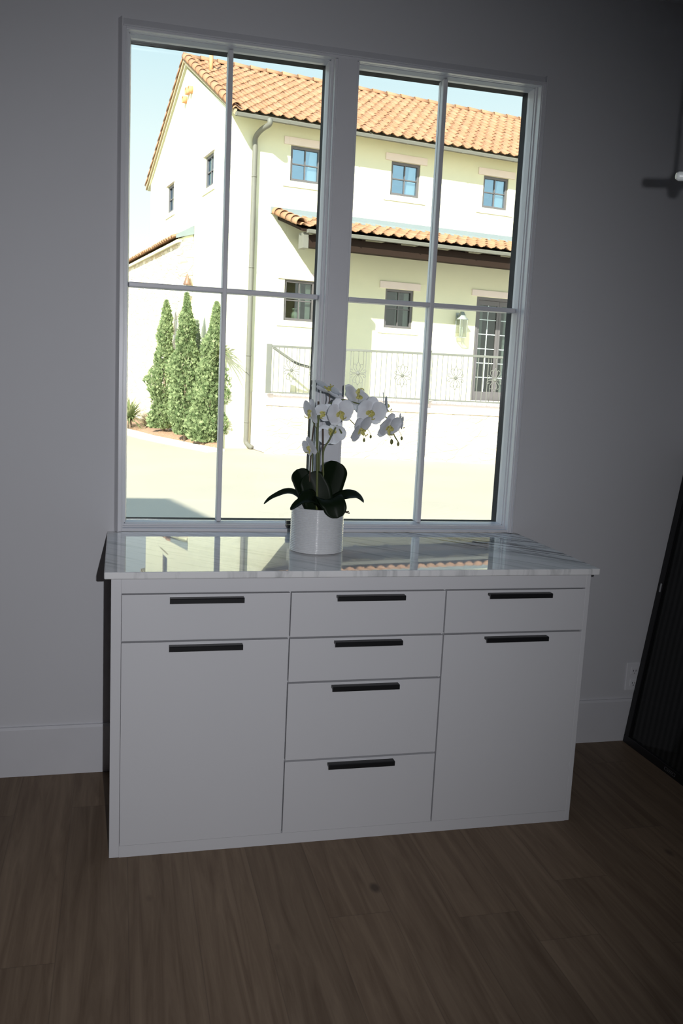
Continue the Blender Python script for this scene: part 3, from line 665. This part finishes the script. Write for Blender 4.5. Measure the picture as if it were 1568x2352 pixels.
def win(s0, s1, z0, z1, up=True, axis='s', nm='window'):
    """window in wall plane; local frame: a along the wall, depth inward"""
    def bx(bm, a0, a1, d0, d1, y0, y1, bev=0):
        if axis == 's': box(bm, (a0, d0, y0), (a1, d1, y1), bev)
        else: box(bm, (GS+d0, a0, y0), (GS+d1, a1, y1), bev)
    b = NB(); fw = .055; d0, d1 = .035, .10
    for (a0, a1, y0, y1) in ((s0, s0+fw, z0, z1), (s1-fw, s1, z0, z1), (s0+fw, s1-fw, z1-fw, z1), (s0+fw, s1-fw, z0, z0+fw)): bx(b, a0, a1, d0, d1, y0, y1)
    fr = HP(nm, b, M['winframe'])
    b = NB(); m_ = (s0+s1)/2; zm = (z0+z1)/2
    bx(b, m_-.011, m_+.011, d0+.015, d1-.01, z0+fw, z1-fw); bx(b, s0+fw, s1-fw, d0+.015, d1-.01, zm-.011, zm+.011)
    HP('glazing_bar', b, M['winframe'] if not up else M['winframe'], fr)
    b = NB(); bx(b, s0+fw, s1-fw, .075, .079, z0+fw, z1-fw); HP('pane', b, M['pane_sky'] if up else M['pane_low'], fr)
    b = NB(); e_ = .155
    if axis == 's':
        box(b, (s0-e_, -.028, z1+.005), (s1+e_, .03, z1+.155), .004); HP('lintel', b, M['lintel'], fr)
        b = NB(); box(b, (s0-e_, -.022, z0-.125), (s1+e_, .02, z0-.015), .004); HP('sill', b, M['stucco'], fr)
    else:
        box(b, (GS-.028, s0-e_*.6, z1+.005), (GS+.03, s1+e_*.6, z1+.06), .004); HP('lintel', b, M['lintel'], fr)
        b = NB(); box(b, (GS-.022, s0-e_, z0-.125), (GS+.02, s1+e_, z0-.06), .004); HP('sill', b, M['stucco'], fr)
    return fr
for i, (a, c) in enumerate(upW):
    fr = win(a, c, UZ0, UZ1)
    b = NB(); prism(b, [(c-.03, UZ0), (c-.03, UZ1-.02), (c-.20, UZ1-.02), (c-.24, UZ1-.34), (c-.31, UZ0)], 1, .135, .150); HP('curtain', b, M['curtain'], fr)
for a, c in loW:
    fr = win(a, c, LZ0, LZ1, up=False)
    b = NB(); box(b, (a-.1, .22, LZ0-.03), (c+.1, .45, LZ0-.005)); box(b, (c-.30, .24, LZ0), (c-.24, .30, LZ1)); box(b, (c-.16, .16, LZ0), (c-.05, .18, LZ1)); HP('window_board', b, M['curtain'], fr)
for a, c in gW: win(a, c, 5.43, 6.11, axis='n')
# door
b = NB(); fw = .07
for q in ((DR[0], DR[0]+fw, DZ0, DZ1), (DR[1]-fw, DR[1], DZ0, DZ1), (DR[0]+fw, DR[1]-fw, DZ1-fw, DZ1)): box(b, (q[0], .02, q[2]), (q[1], .12, q[3]))
door = HP('door_frame', b, M['winframe'])
dm = (DR[0]+DR[1])/2
for x0, x1 in ((DR[0]+fw+.004, dm-.003), (dm+.003, DR[1]-fw-.004)):
    b = NB(); st = .06
    box(b, (x0, .05, DZ0+.01), (x0+st, .10, DZ1-fw-.005)); box(b, (x1-st, .05, DZ0+.01), (x1, .10, DZ1-fw-.005)); box(b, (x0+st, .05, DZ1-fw-.11), (x1-st, .10, DZ1-fw-.005)); box(b, (x0+st, .05, DZ0+.01), (x1-st, .10, DZ0+.24))
    lf = HP('door_leaf', b, M['winframe'], door)
    b = NB(); zs = DZ0+.24; ze = DZ1-fw-.11; mm = (x0+x1)/2
    b2 = NB(); box(b2, (x0+st, .072, zs), (x1-st, .076, ze)); 
    for k in range(1, 6): box(b, (x0+st, .06, zs+(ze-zs)*k/6-.009), (x1-st, .09, zs+(ze-zs)*k/6+.009))
    box(b, (mm-.009, .06, zs), (mm+.009, .09, ze))
    obj('glazing_bar', b, M['curtain'], door); obj('pane', b2, M['pane_low'], door)
b = NB(); box(b, (DR[0]-.155, -.028, DZ1+.01), (DR[1]+.155, .03, DZ1+.15), .004); HP('lintel', b, M['lintel'], door)
b = NB(); box(b, (DR[0]+.26, .5, 1.0), (DR[0]+.40, .62, 3.4)); tube(b, [(DR[0]+.33, .35, 1.0), (DR[0]+.33, .35, 3.4)], .06, 12); box(b, (DR[1]-.35, .3, 1.0), (DR[1]-.12, .34, 3.4)); HP('curtain', b, M['curtain'], door)

# porch: roof, beam, column
PO, PZ, PT, PS0 = -1.55, 4.29, 4.72, .40
psl = math.hypot(PO, PT-PZ); ppa = math.atan2(PT-PZ, -PO)
pr = tile_roof('porch_roof_tiles', LEN-PS0, psl, .41, .2435, house, seed=9); pr.location = (PS0, PO, PZ); pr.rotation_euler = (ppa, 0, 0)
b = NB(); lay = b.verts.layers.float_vector.new('tile')
for i in range(5):
    t0, t1 = i/4.6, (i+1.15)/4.6
    barrel(b, lay, (PS0+.02, PO*(1-t0), PZ+(PT-PZ)*t0+.07), (PS0+.02, PO*(1-t1), PZ+(PT-PZ)*t1+.05), (-.2, 0, 1), .115, .095, (i+.01, 150.01, 0))
rk = HP('porch_rake_tiles', b, M['tiles']); md = rk.modifiers.new('t', 'SOLIDIFY'); md.thickness = .016
b = NB(); prism(b, [(PO+.03, PZ-.02), (-.01, PT-.02), (-.01, PT-.08), (PO+.03, PZ-.07)], 0, PS0+.06, LEN); HP('porch_roof_deck', b, M['darkwood'])
b = NB(); box(b, (PS0-.1, -.03, PT+.03), (LEN, .0, PT+.16)); prism(b, [(-.24, PT+.0), (0, PT+.09), (0, PT+.05), (-.24, PT-.02)], 0, PS0, LEN); HP('flashing', b, M['flash'])
gutter('gutter', PS0+.14, LEN, PO-.03, PZ-.035)
b = NB(); box(b, (.62, -1.44, 3.95), (LEN, -1.22, 4.18)); HP('porch_beam', b, M['darkwood'])
k = 1.0; b = NB()
while k < LEN: box(b, (k-.04, PO+.1, 4.18), (k+.04, -.0, 4.30)); k += .8
HP('rafters', b, M['darkwood'])
b = NB(); box(b, (.50, -1.46, 3.92), (.615, -1.20, 4.22), .003); HP('corbel', b, M['gutter'])
b = NB(); box(b, (.96, -1.54, .98), (1.38, -1.12, 3.95), .006); box(b, (.92, -1.58, 3.80), (1.42, -1.08, 3.95), .006); HP('porch_column', b, M['stucco'])
# clay vents high on the gable
for n_, z_ in ((3.30, 7.86), (3.58, 7.90), (3.86, 7.78)):
    b = NB(); lay = b.verts.layers.float_vector.new('tile')
    tube(b, [(GS-.10, n_, z_), (GS+.02, n_, z_)], .085, 12, cap=False); o = HP('clay_vent', b, M['clay']); md = o.modifiers.new('t', 'SOLIDIFY'); md.thickness = .02
b = NB(); tube(b, [(-.26, 2.95, 8.15), (-.26, 2.95, 8.72)], .045, 10); tube(b, [(-.26, 2.95, 8.70), (-.26, 2.95, 8.75)], .055, 10); HP('vent_pipe', b, M['clay'])

# stone wing joined to the gable side
stone = empty('stone_wing', H(-.9, 2.86, ZG), AG); tag(stone, 'low pale stone wing with tiled eave at the left of the stucco house', 'building wing')
b = NB(); box(b, (0, 0, 0), (.295, 12, 4.60)); obj('wall', b, M['stone'], stone)
tr_ = tile_roof('roof_tiles', 12, .50, .25, .2435, stone, seed=21); tr_.location = (-.16, 12, 4.60); tr_.rotation_euler = (math.radians(24), 0, math.radians(-90))
b = NB(); prism(b, [(-.10, 4.57), (.29, 4.74), (.29, 4.60), (-.10, 4.50)], 1, 0, 12); obj('eave', b, M['stucco'], stone)
b = NB(); prism(b, [(-.12, 4.68), (.295, 4.92), (.295, 4.72), (-.12, 4.60)], 1, -.05, .0); obj('flashing', b, M['flash'], stone)

# wall sconce with a flared shade on the stone wing
scn = empty('wall_sconce', H(-.76, 2.855, 3.50), AG); tag(scn, 'small flared metal wall sconce beside the stone wing above the trees', 'wall light')
M['copper'] = mat('aged_copper', (.28, .16, .11), .5, metal=.4)
b = NB(); lathe(b, [(.012, .16), (.03, .10), (.065, .0), (.10, -.09), (.095, -.095), (.0, -.02)], (0, -.10, 0), 4); obj('shade', b, M['copper'], scn)
b = NB(); box(b, (-.03, -.10, .02), (.03, 0, .06)); obj('bracket', b, M['copper'], scn)
b = NB(); lathe(b, [(0, -.38), (.03, -.36), (.055, -.25), (0, -.25)], (0, -.10, 0), 4); tube(b, [(0, -.1, -.02), (0, -.1, -.26)], .006, 6); obj('lower_diffuser', b, M['curtain'], scn)

# ---------------- terrace, railing, lantern
T0 = H(-.02, -1.15); T1 = H(7.2, -1.15-1.80*7.2/4.35)
TD = (T1-T0).normalized(); TL = (T1-T0).length; TA = math.atan2(TD.y, TD.x)
terr = empty('stone_terrace', (T0.x, T0.y, ZG), TA); tag(terr, 'raised terrace with pale stone retaining wall below the iron railing', 'terrace')
b = NB(); box(b, (-.02, 0, 0), (TL, .30, .98)); obj('retaining_wall', b, M['stone'], terr)
b = NB(); box(b, (-.05, -.03, .98), (TL, .34, 1.07), .005); obj('coping', b, M['lintel'], terr)
b = NB()
c0 = [H(.02, -.9, 1.06), H(7.2, -3.8, 1.06), H(12.9, -3.8, 1.06), H(12.9, -.01, 1.06), H(.02, -.01, 1.06)]
inv = (Matrix.Translation(terr.location) @ Matrix.Rotation(TA, 4, 'Z')).inverted()
v0 = [b.verts.new(inv @ p) for p in c0]; v1 = [b.verts.new(inv @ (p-V((0, 0, 1.2)))) for p in c0]
b.faces.new(v0); b.faces.new(v1[::-1])
for i in range(5): b.faces.new((v0[i], v0[(i+1) % 5], v1[(i+1) % 5], v1[i]))
obj('paving', b, M['lintel'], terr)

rail = empty('iron_railing', (T0.x, T0.y, 1.07), TA); tag(rail, 'grey iron terrace railing with scrolled flower ornaments above the stone wall', 'railing')
RH = .96; ry = .12
def tx(px_t): return px_t
def railx(px):
    """distance along the rail seen at photo column px, solved once from the camera geometry"""
    lo, hi = -1, 9
    for _ in range(40):
        m_ = (lo+hi)/2; P = T0+TD*m_+V((0, 0, 1.5)); v = P-CAM; x = 784+2036.5*v.dot(Rv)/v.dot(Fv)
        if x < px: lo = m_
        else: hi = m_
    return m_
RX = dict(p0=-.0, p1=1.25, p2=3.24, p3=5.25, f=[.46, .98, 1.80, 2.70, 3.78, 4.58])
RXF = RX['f']
b = NB(); box(b, (-.05, ry-.03, .0), (.055, ry+.05, RH+.02), .004); obj('post', b, M['iron'], rail)
for x in (RX['p1'], RX['p2'], RX['p3']):
    b = NB(); box(b, (x-.03, ry-.03, -.06), (x+.03, ry+.03, RH+.03), .003); box(b, (x-.036, ry-.036, RH+.03), (x+.036, ry+.036, RH+.045), .003); obj('post', b, M['iron'], rail)
b = NB(); box(b, (0, ry-.022, RH-.045), (TL, ry+.022, RH), .003); obj('top_rail', b, M['iron'], rail)
b = NB(); box(b, (0, ry-.018, .01), (TL, ry+.018, .038), .003); obj('bottom_rail', b, M['iron'], rail)
def near_flower(x): return any(abs(x-f) < .105 for f in RXF)
bal = None; x = .10
while x < 5.6:
    if not near_flower(x) and all(abs(x-RX[k]) > .04 for k in ('p1', 'p2', 'p3')):
        if bal is None:
            b = NB(); box(b, (-.0065, -.0065, .03), (.0065, .0065, RH-.03)); bal = obj('baluster', b, M['iron'], rail); bal.location = (x, ry, 0)
        else:
            o = bal.copy(); COL.objects.link(o); o.parent = rail; o.location = (x, ry, 0)
    x += .103
def spiral(c, r, a0, a1, n=14, sx_=1, r1=.25):
    return [V((c[0]+sx_*(r*(1-(1-r1)*i/n))*math.cos(a0+(a1-a0)*i/n), 0, c[1]+(r*(1-(1-r1)*i/n))*math.sin(a0+(a1-a0)*i/n))) for i in range(n+1)]
b = NB(); R_ = .0072; zc = .48
for sg in (1, -1):                                            # up and down petals
    for sx_ in (1, -1):
        pts = [V((0, 0, zc)), V((.055*sx_, 0, zc+sg*.055)), V((.098*sx_, 0, zc+sg*.12)), V((.092*sx_, 0, zc+sg*.17)), V((.055*sx_, 0, zc+sg*.185)), V((.03*sx_, 0, zc+sg*.16)), V((.045*sx_, 0, zc+sg*.135))]
        tube(b, smooth_path(pts, 5), R_, 6)
        pts = [V((0, 0, zc+sg*.02)), V((.03*sx_, 0, zc+sg*.08)), V((.042*sx_, 0, zc+sg*.15)), V((0, 0, zc+sg*.235))]
        tube(b, smooth_path(pts, 5), R_, 6)
        tube(b, [V((.098*sx_, 0, zc+sg*.15)), V((.100*sx_, 0, zc+sg*(.45 if sg > 0 else .45)))], R_*.8, 6)
    tube(b, [V((0, 0, zc+sg*.235)), V((0, 0, zc+sg*.45))], R_*.8, 6)
for sx_ in (1, -1):
    for sg in (1, -1):
        pts = [V((0, 0, zc)), V((.06*sx_, 0, zc+sg*.012)), V((.115*sx_, 0, zc+sg*.015)), V((.158*sx_, 0, zc+sg*.045)), V((.145*sx_, 0, zc+sg*.08)), V((.115*sx_, 0, zc+sg*.07)), V((.125*sx_, 0, zc+sg*.05))]
        tube(b, smooth_path(pts, 5), R_, 6)
tube(b, [V((0, -.02, zc)), V((0, -.012, zc)), V((0, .012, zc)), V((0, .02, zc))], [.018, .034, .034, .018], 14)
orn = obj('scroll_ornament', b, M['iron'], rail); orn.location = (RXF[0], ry, 0)
for f_ in RXF[1:]:
    o = orn.copy(); COL.objects.link(o); o.parent = rail; o.location = (f_, ry, 0)
b = NB(); tube(b, smooth_path([(.05, ry+.45, RH-.03), (.35, ry+.48, RH-.22), (.62, ry+.50, RH-.36), (1.05, ry+.52, RH-.43)], 5), .018, 8, flat=1.6); obj('stair_handrail', b, M['iron'], rail)

lan = empty('wall_lantern', H(4.93, 0, 2.75), AG); tag(lan, 'tall glass wall lantern with grey cap beside the terrace door', 'wall light')
M['lantern'] = mat('weathered_zinc', (.30, .33, .30), .5, metal=.0)
LY = -.20
b = NB(); box(b, (-.05, -.02, -.15), (.05, 0, .30), .003); tube(b, [(0, -.02, .22), (0, LY, .31)], .012, 8); obj('wall_bracket', b, M['lantern'], lan)
b = NB()
r4 = math.sqrt(2)
lathe(b, [(.0, .32), (.035*r4, .315), (.035*r4, .285), (.05*r4, .27), (.065*r4, .20), (.105*r4, .155), (.105*r4, .14), (0, .14)], (0, LY, 0), 4)
bmesh.ops.rotate(b, verts=b.verts, cent=(0, LY, 0), matrix=Matrix.Rotation(math.pi/4, 3, 'Z'))
obj('cap', b, M['lantern'], lan)
b = NB(); wt, wb_ = .095, .088
for sx_ in (-1, 1):
    for sy in (-1, 1): tube(b, [(sx_*wt, LY+sy*wt, .14), (sx_*wb_, LY+sy*wb_, -.26)], .006, 4)
for z_, w_ in ((.14, wt), (-.26, wb_)):
    for sy in (-1, 1): box(b, (-w_, LY+sy*w_-.006, z_-.006), (w_, LY+sy*w_+.006, z_+.006)); box(b, (sy*w_-.006, LY-w_, z_-.006), (sy*w_+.006, LY+w_, z_+.006))
obj('frame', b, M['lantern'], lan)
b = NB(); 
for sy in (-1, 1): box(b, (-.085, LY+sy*.088-.001, -.25), (.085, LY+sy*.088+.001, .13)); box(b, (sy*.088-.001, LY-.085, -.25), (sy*.088+.001, LY+.085, .13))
obj('pane', b, M['lampglass'], lan)
b = NB()
for dx, dy in ((-.03, 0), (.03, 0), (0, .03)): tube(b, [(dx, LY+dy, -.24), (dx, LY+dy, -.08)], .011, 8); tube(b, [(dx, LY+dy, -.08), (dx, LY+dy, -.05), (dx, LY+dy, -.02)], [.008, .011, .002], 8)
obj('candle_tube', b, M['curtain'], lan)

# vase on the window board behind the lower left window
vs_ = empty('vase', H(1.03, .34, LZ0-.004), AG); tag(vs_, 'pale green urn vase standing inside the lower left window of the house', 'vase')
b = NB(); lathe(b, [(0, 0), (.045, 0), (.05, .01), (.085, .08), (.095, .13), (.08, .18), (.04, .215), (.035, .25), (.06, .285), (.055, .287), (.03, .25), (0, .2)], seg=24)
obj('body', b, mat('celadon', (.58, .68, .58), .25), vs_, smooth=True)

# ---------------- planting bed, trees
M['pebble'] = mat('white_pebbles', (.75, .72, .64), .9, var=(20, .15, (1, 1, 1)), bump=(40, 1, .02))
b = NB()
def P2(x, y, z): return b.verts.new((x, y, z))
fr_ = [(-.1, 23.2), (.49, 20.06), (1.15, 17.77), (1.76, 16.3), (2.40, 14.85)]
bk = [(-.6, 27.5), (.6, 23.5), (1.35, 20.0), (1.95, 17.0), (2.5, 15.6)]
bk = [(H(-.91, n_).x, H(-.91, n_).y) for n_ in (12, 8, 5.5, 2.9)] + [(H(-.62, .2).x, H(-.62, .2).y)]
rows = []
for k in range(7):
    t = k/6; row = []
    for j in range(25):
        q = j/24*4; i = min(int(q), 3); f = q-i
        fx = fr_[i][0]*(1-f)+fr_[i+1][0]*f; fy = fr_[i][1]*(1-f)+fr_[i+1][1]*f; gx = bk[i][0]*(1-f)+bk[i+1][0]*f; gy = bk[i][1]*(1-f)+bk[i+1][1]*f
        x_, y_ = fx*(1-t)+gx*t, fy*(1-t)+gy*t
        z_ = -.11+.09*math.sin(math.pi*.5*min(1, t*2.2))+.05*noise.noise(V((x_*1.7, y_*1.7, 0)))*t
        row.append(P2(x_, y_, z_ if k else ZG-.05))
    rows.append(row)
for r0, r1_ in zip(rows, rows[1:]):
    for j in range(24): b.faces.new((r0[j], r0[j+1], r1_[j+1], r1_[j])).smooth = True
bed = obj('planting_bed', b, M['mulch']); tag(bed, 'brown bark mulch covering the bed under the narrow evergreens', 'mulch', kind='stuff')
b = NB(); pts = [(x_-.28, y_-.35) for x_, y_ in fr_]; pts2 = [(x_+.10, y_+.05) for x_, y_ in fr_]
for i in range(4):
    q = [(*pts[i], ZG-.02), (*pts[i+1], ZG-.02), (*pts2[i+1], ZG-.02), (*pts2[i], ZG-.02)]
    lo = [b.verts.new(p) for p in q]; hi = [b.verts.new((p[0], p[1], -.105)) for p in q]; b.faces.new(hi); b.faces.new(lo[::-1])
    for k in range(4): b.faces.new((lo[k], lo[(k+1) % 4], hi[(k+1) % 4], hi[k]))
peb = obj('pebble_strip', b, M['pebble']); tag(peb, 'white pebble strip edging the mulch bed', 'pebbles', kind='stuff')

def foliage_mat(name, c0, c1):
    m = bpy.data.materials.new(name); m.use_nodes = True; t = m.node_tree; bs = t.nodes['Principled BSDF']; L = t.links.new
    bs.inputs['Roughness'].default_value = .7; bs.inputs['Specular IOR Level'].default_value = .2
    at = t.nodes.new('ShaderNodeAttribute'); at.attribute_name = 'tint'; mx = t.nodes.new('ShaderNodeMix'); mx.data_type = 'RGBA'
    mx.inputs['A'].default_value = (*c0, 1); mx.inputs['B'].default_value = (*c1, 1); L(at.outputs['Fac'], mx.inputs['Factor']); L(mx.outputs['Result'], bs.inputs['Base Color'])
    o = t.nodes['Material Output']; tr = t.nodes.new('ShaderNodeBsdfTranslucent'); L(mx.outputs['Result'], tr.inputs[0]); ms = t.nodes.new('ShaderNodeMixShader'); ms.inputs[0].default_value = .3
    L(bs.outputs[0], ms.inputs[1]); L(tr.outputs[0], ms.inputs[2]); L(ms.outputs[0], o.inputs[0]); return m
M['juniper'] = foliage_mat('juniper_green', (.12, .18, .07), (.38, .44, .22))
M['sage'] = foliage_mat('distant_green', (.22, .26, .17), (.36, .40, .28))
M['bark'] = mat('bark', (.22, .16, .11), .9)
def conifer(loc, h, rad, lean, label, seed, m, n=3600, r0=.55):
    random.seed(seed); root = empty('columnar_juniper', loc); tag(root, label, 'tree', 'narrow evergreens in the mulch bed')
    b = NB(); tube(b, [(0, 0, -.1), (lean[0]*.4, lean[1]*.4, h*.4), (lean[0]*.9, lean[1]*.9, h*.92)], [.045, .03, .006], 8); obj('trunk', b, M['bark'], root)
    b = NB(); lay = b.verts.layers.float.new('tint')
    for i in range(n):
        t = random.random()**1.15; z = h*(.02+.98*t)
        prof = rad*(min(1, (t+.10)/.22)**.6)*(1-max(0, (t-.25)/.75))**.72*(1+.42*noise.noise(V((seed, z*2.2, 0))))
        a = random.uniform(0, 2*math.pi); prof *= 1+.55*noise.noise(V((math.cos(a)*1.6+seed, math.sin(a)*1.6, z*3)))
        rr = prof*math.sqrt(random.uniform(.25, 1)); cx, cy = math.cos(a)*rr+lean[0]*t, math.sin(a)*rr+lean[1]*t
        L_ = random.uniform(.035, .095)*(1-.2*t); out = V((math.cos(a)*.55, math.sin(a)*.55, random.uniform(.8, 2.2))).normalized()+V((random.uniform(-.3, .3), random.uniform(-.3, .3), random.uniform(-.2, .2)))
        sd_ = out.cross(V((random.uniform(-1, 1), random.uniform(-1, 1), random.uniform(-1, 1)))).normalized(); w = L_*.16; c = V((cx, cy, z)); tn = random.random()
        # a tuft: three narrow blades
        for k in range(3):
            d = (out+sd_*(k-1)*.55).normalized()*L_; s2 = d.cross(out.cross(sd_)).normalized()*w*.6
            vv = [b.verts.new(c-s2), b.verts.new(c+d*.5-s2*1.3), b.verts.new(c+d), b.verts.new(c+d*.5+s2*1.3), b.verts.new(c+s2)]
            for v_ in vv: v_[lay] = tn
            b.faces.new(vv)
    obj('foliage', b, m, root)
    return root
conifer((1.42, 18.33, -.02), 3.02, .37, (.03, .1), 'leftmost narrow evergreen, beside the stone wing', 11, M['juniper'], 9500)
conifer((1.806, 16.49, -.02), 3.08, .38, (-.02, .1), 'tall narrow evergreen second from the left in the mulch bed', 12, M['juniper'], 9500)
conifer((2.225, 15.74, -.10), 2.95, .39, (.13, .05), 'bushy evergreen nearest the window bar, leaning right', 13, M['juniper'], 12500)
conifer((2.10, 17.15, -.02), 2.55, .16, (-.02, .1), 'thin pale evergreen behind and between the bushier ones', 14, M['sage'], 2200)
# spiky yucca at the far left
M['yucca'] = foliage_mat('yucca_green', (.16, .22, .08), (.42, .42, .22))
M['drygrass'] = foliage_mat('dry_blades', (.34, .26, .16), (.50, .42, .30))
def spiky(name, loc, n, L0, L1, elev, label, cat, m, seed, wd=.022, droop=.4, h0=0):
    random.seed(seed); root = empty(name, loc); tag(root, label, cat); b = NB(); lay = b.verts.layers.float.new('tint')
    for i in range(n):
        a = random.uniform(0, 2*math.pi); el = math.radians(random.uniform(*elev)); L_ = random.uniform(L0, L1); tn = random.random(); prev = None; d = V((math.cos(a)*math.cos(el), math.sin(a)*math.cos(el), math.sin(el))); s = d.cross(V((0, 0, 1))).normalized()
        c0 = V((0, 0, h0+random.uniform(0, .1)))
        for k in range(6):
            t = k/5; c = c0+d*L_*t+V((0, 0, -droop*L_*t*t)); w = wd*(1-t)**.7+.001
            cur = [b.verts.new(c-s*w), b.verts.new(c+s*w)]
            for v_ in cur: v_[lay] = tn
            if prev: b.faces.new((prev[0], prev[1], cur[1], cur[0]))
            prev = cur
    obj('leaves', b, m, root); b = NB(); tube(b, [(0, 0, -.1), (0, 0, h0+.06)], [.03, .028] if h0 > 1 else [.06, .04], 10); obj('stalk', b, M['bark'], root); return root
spiky('yucca', (.66, 20.0, -.04), 190, .55, 1.0, (10, 85), 'spiky green yucca at the far left of the planting bed', 'shrub', M['yucca'], 5, h0=.12)
spiky('dry_grass', (1.12, 19.7, -.06), 420, .3, .75, (15, 80), 'dry tan grass clump between the yucca and the leftmost evergreen', 'shrub', M['drygrass'], 6, wd=.010)
spiky('fan_palm', H(-.70, -.13, -.13), 60, .3, .60, (5, 75), 'pale fan palm against the stucco corner of the house behind the window bar', 'palm', M['yucca'], 8, h0=1.9, droop=.6)
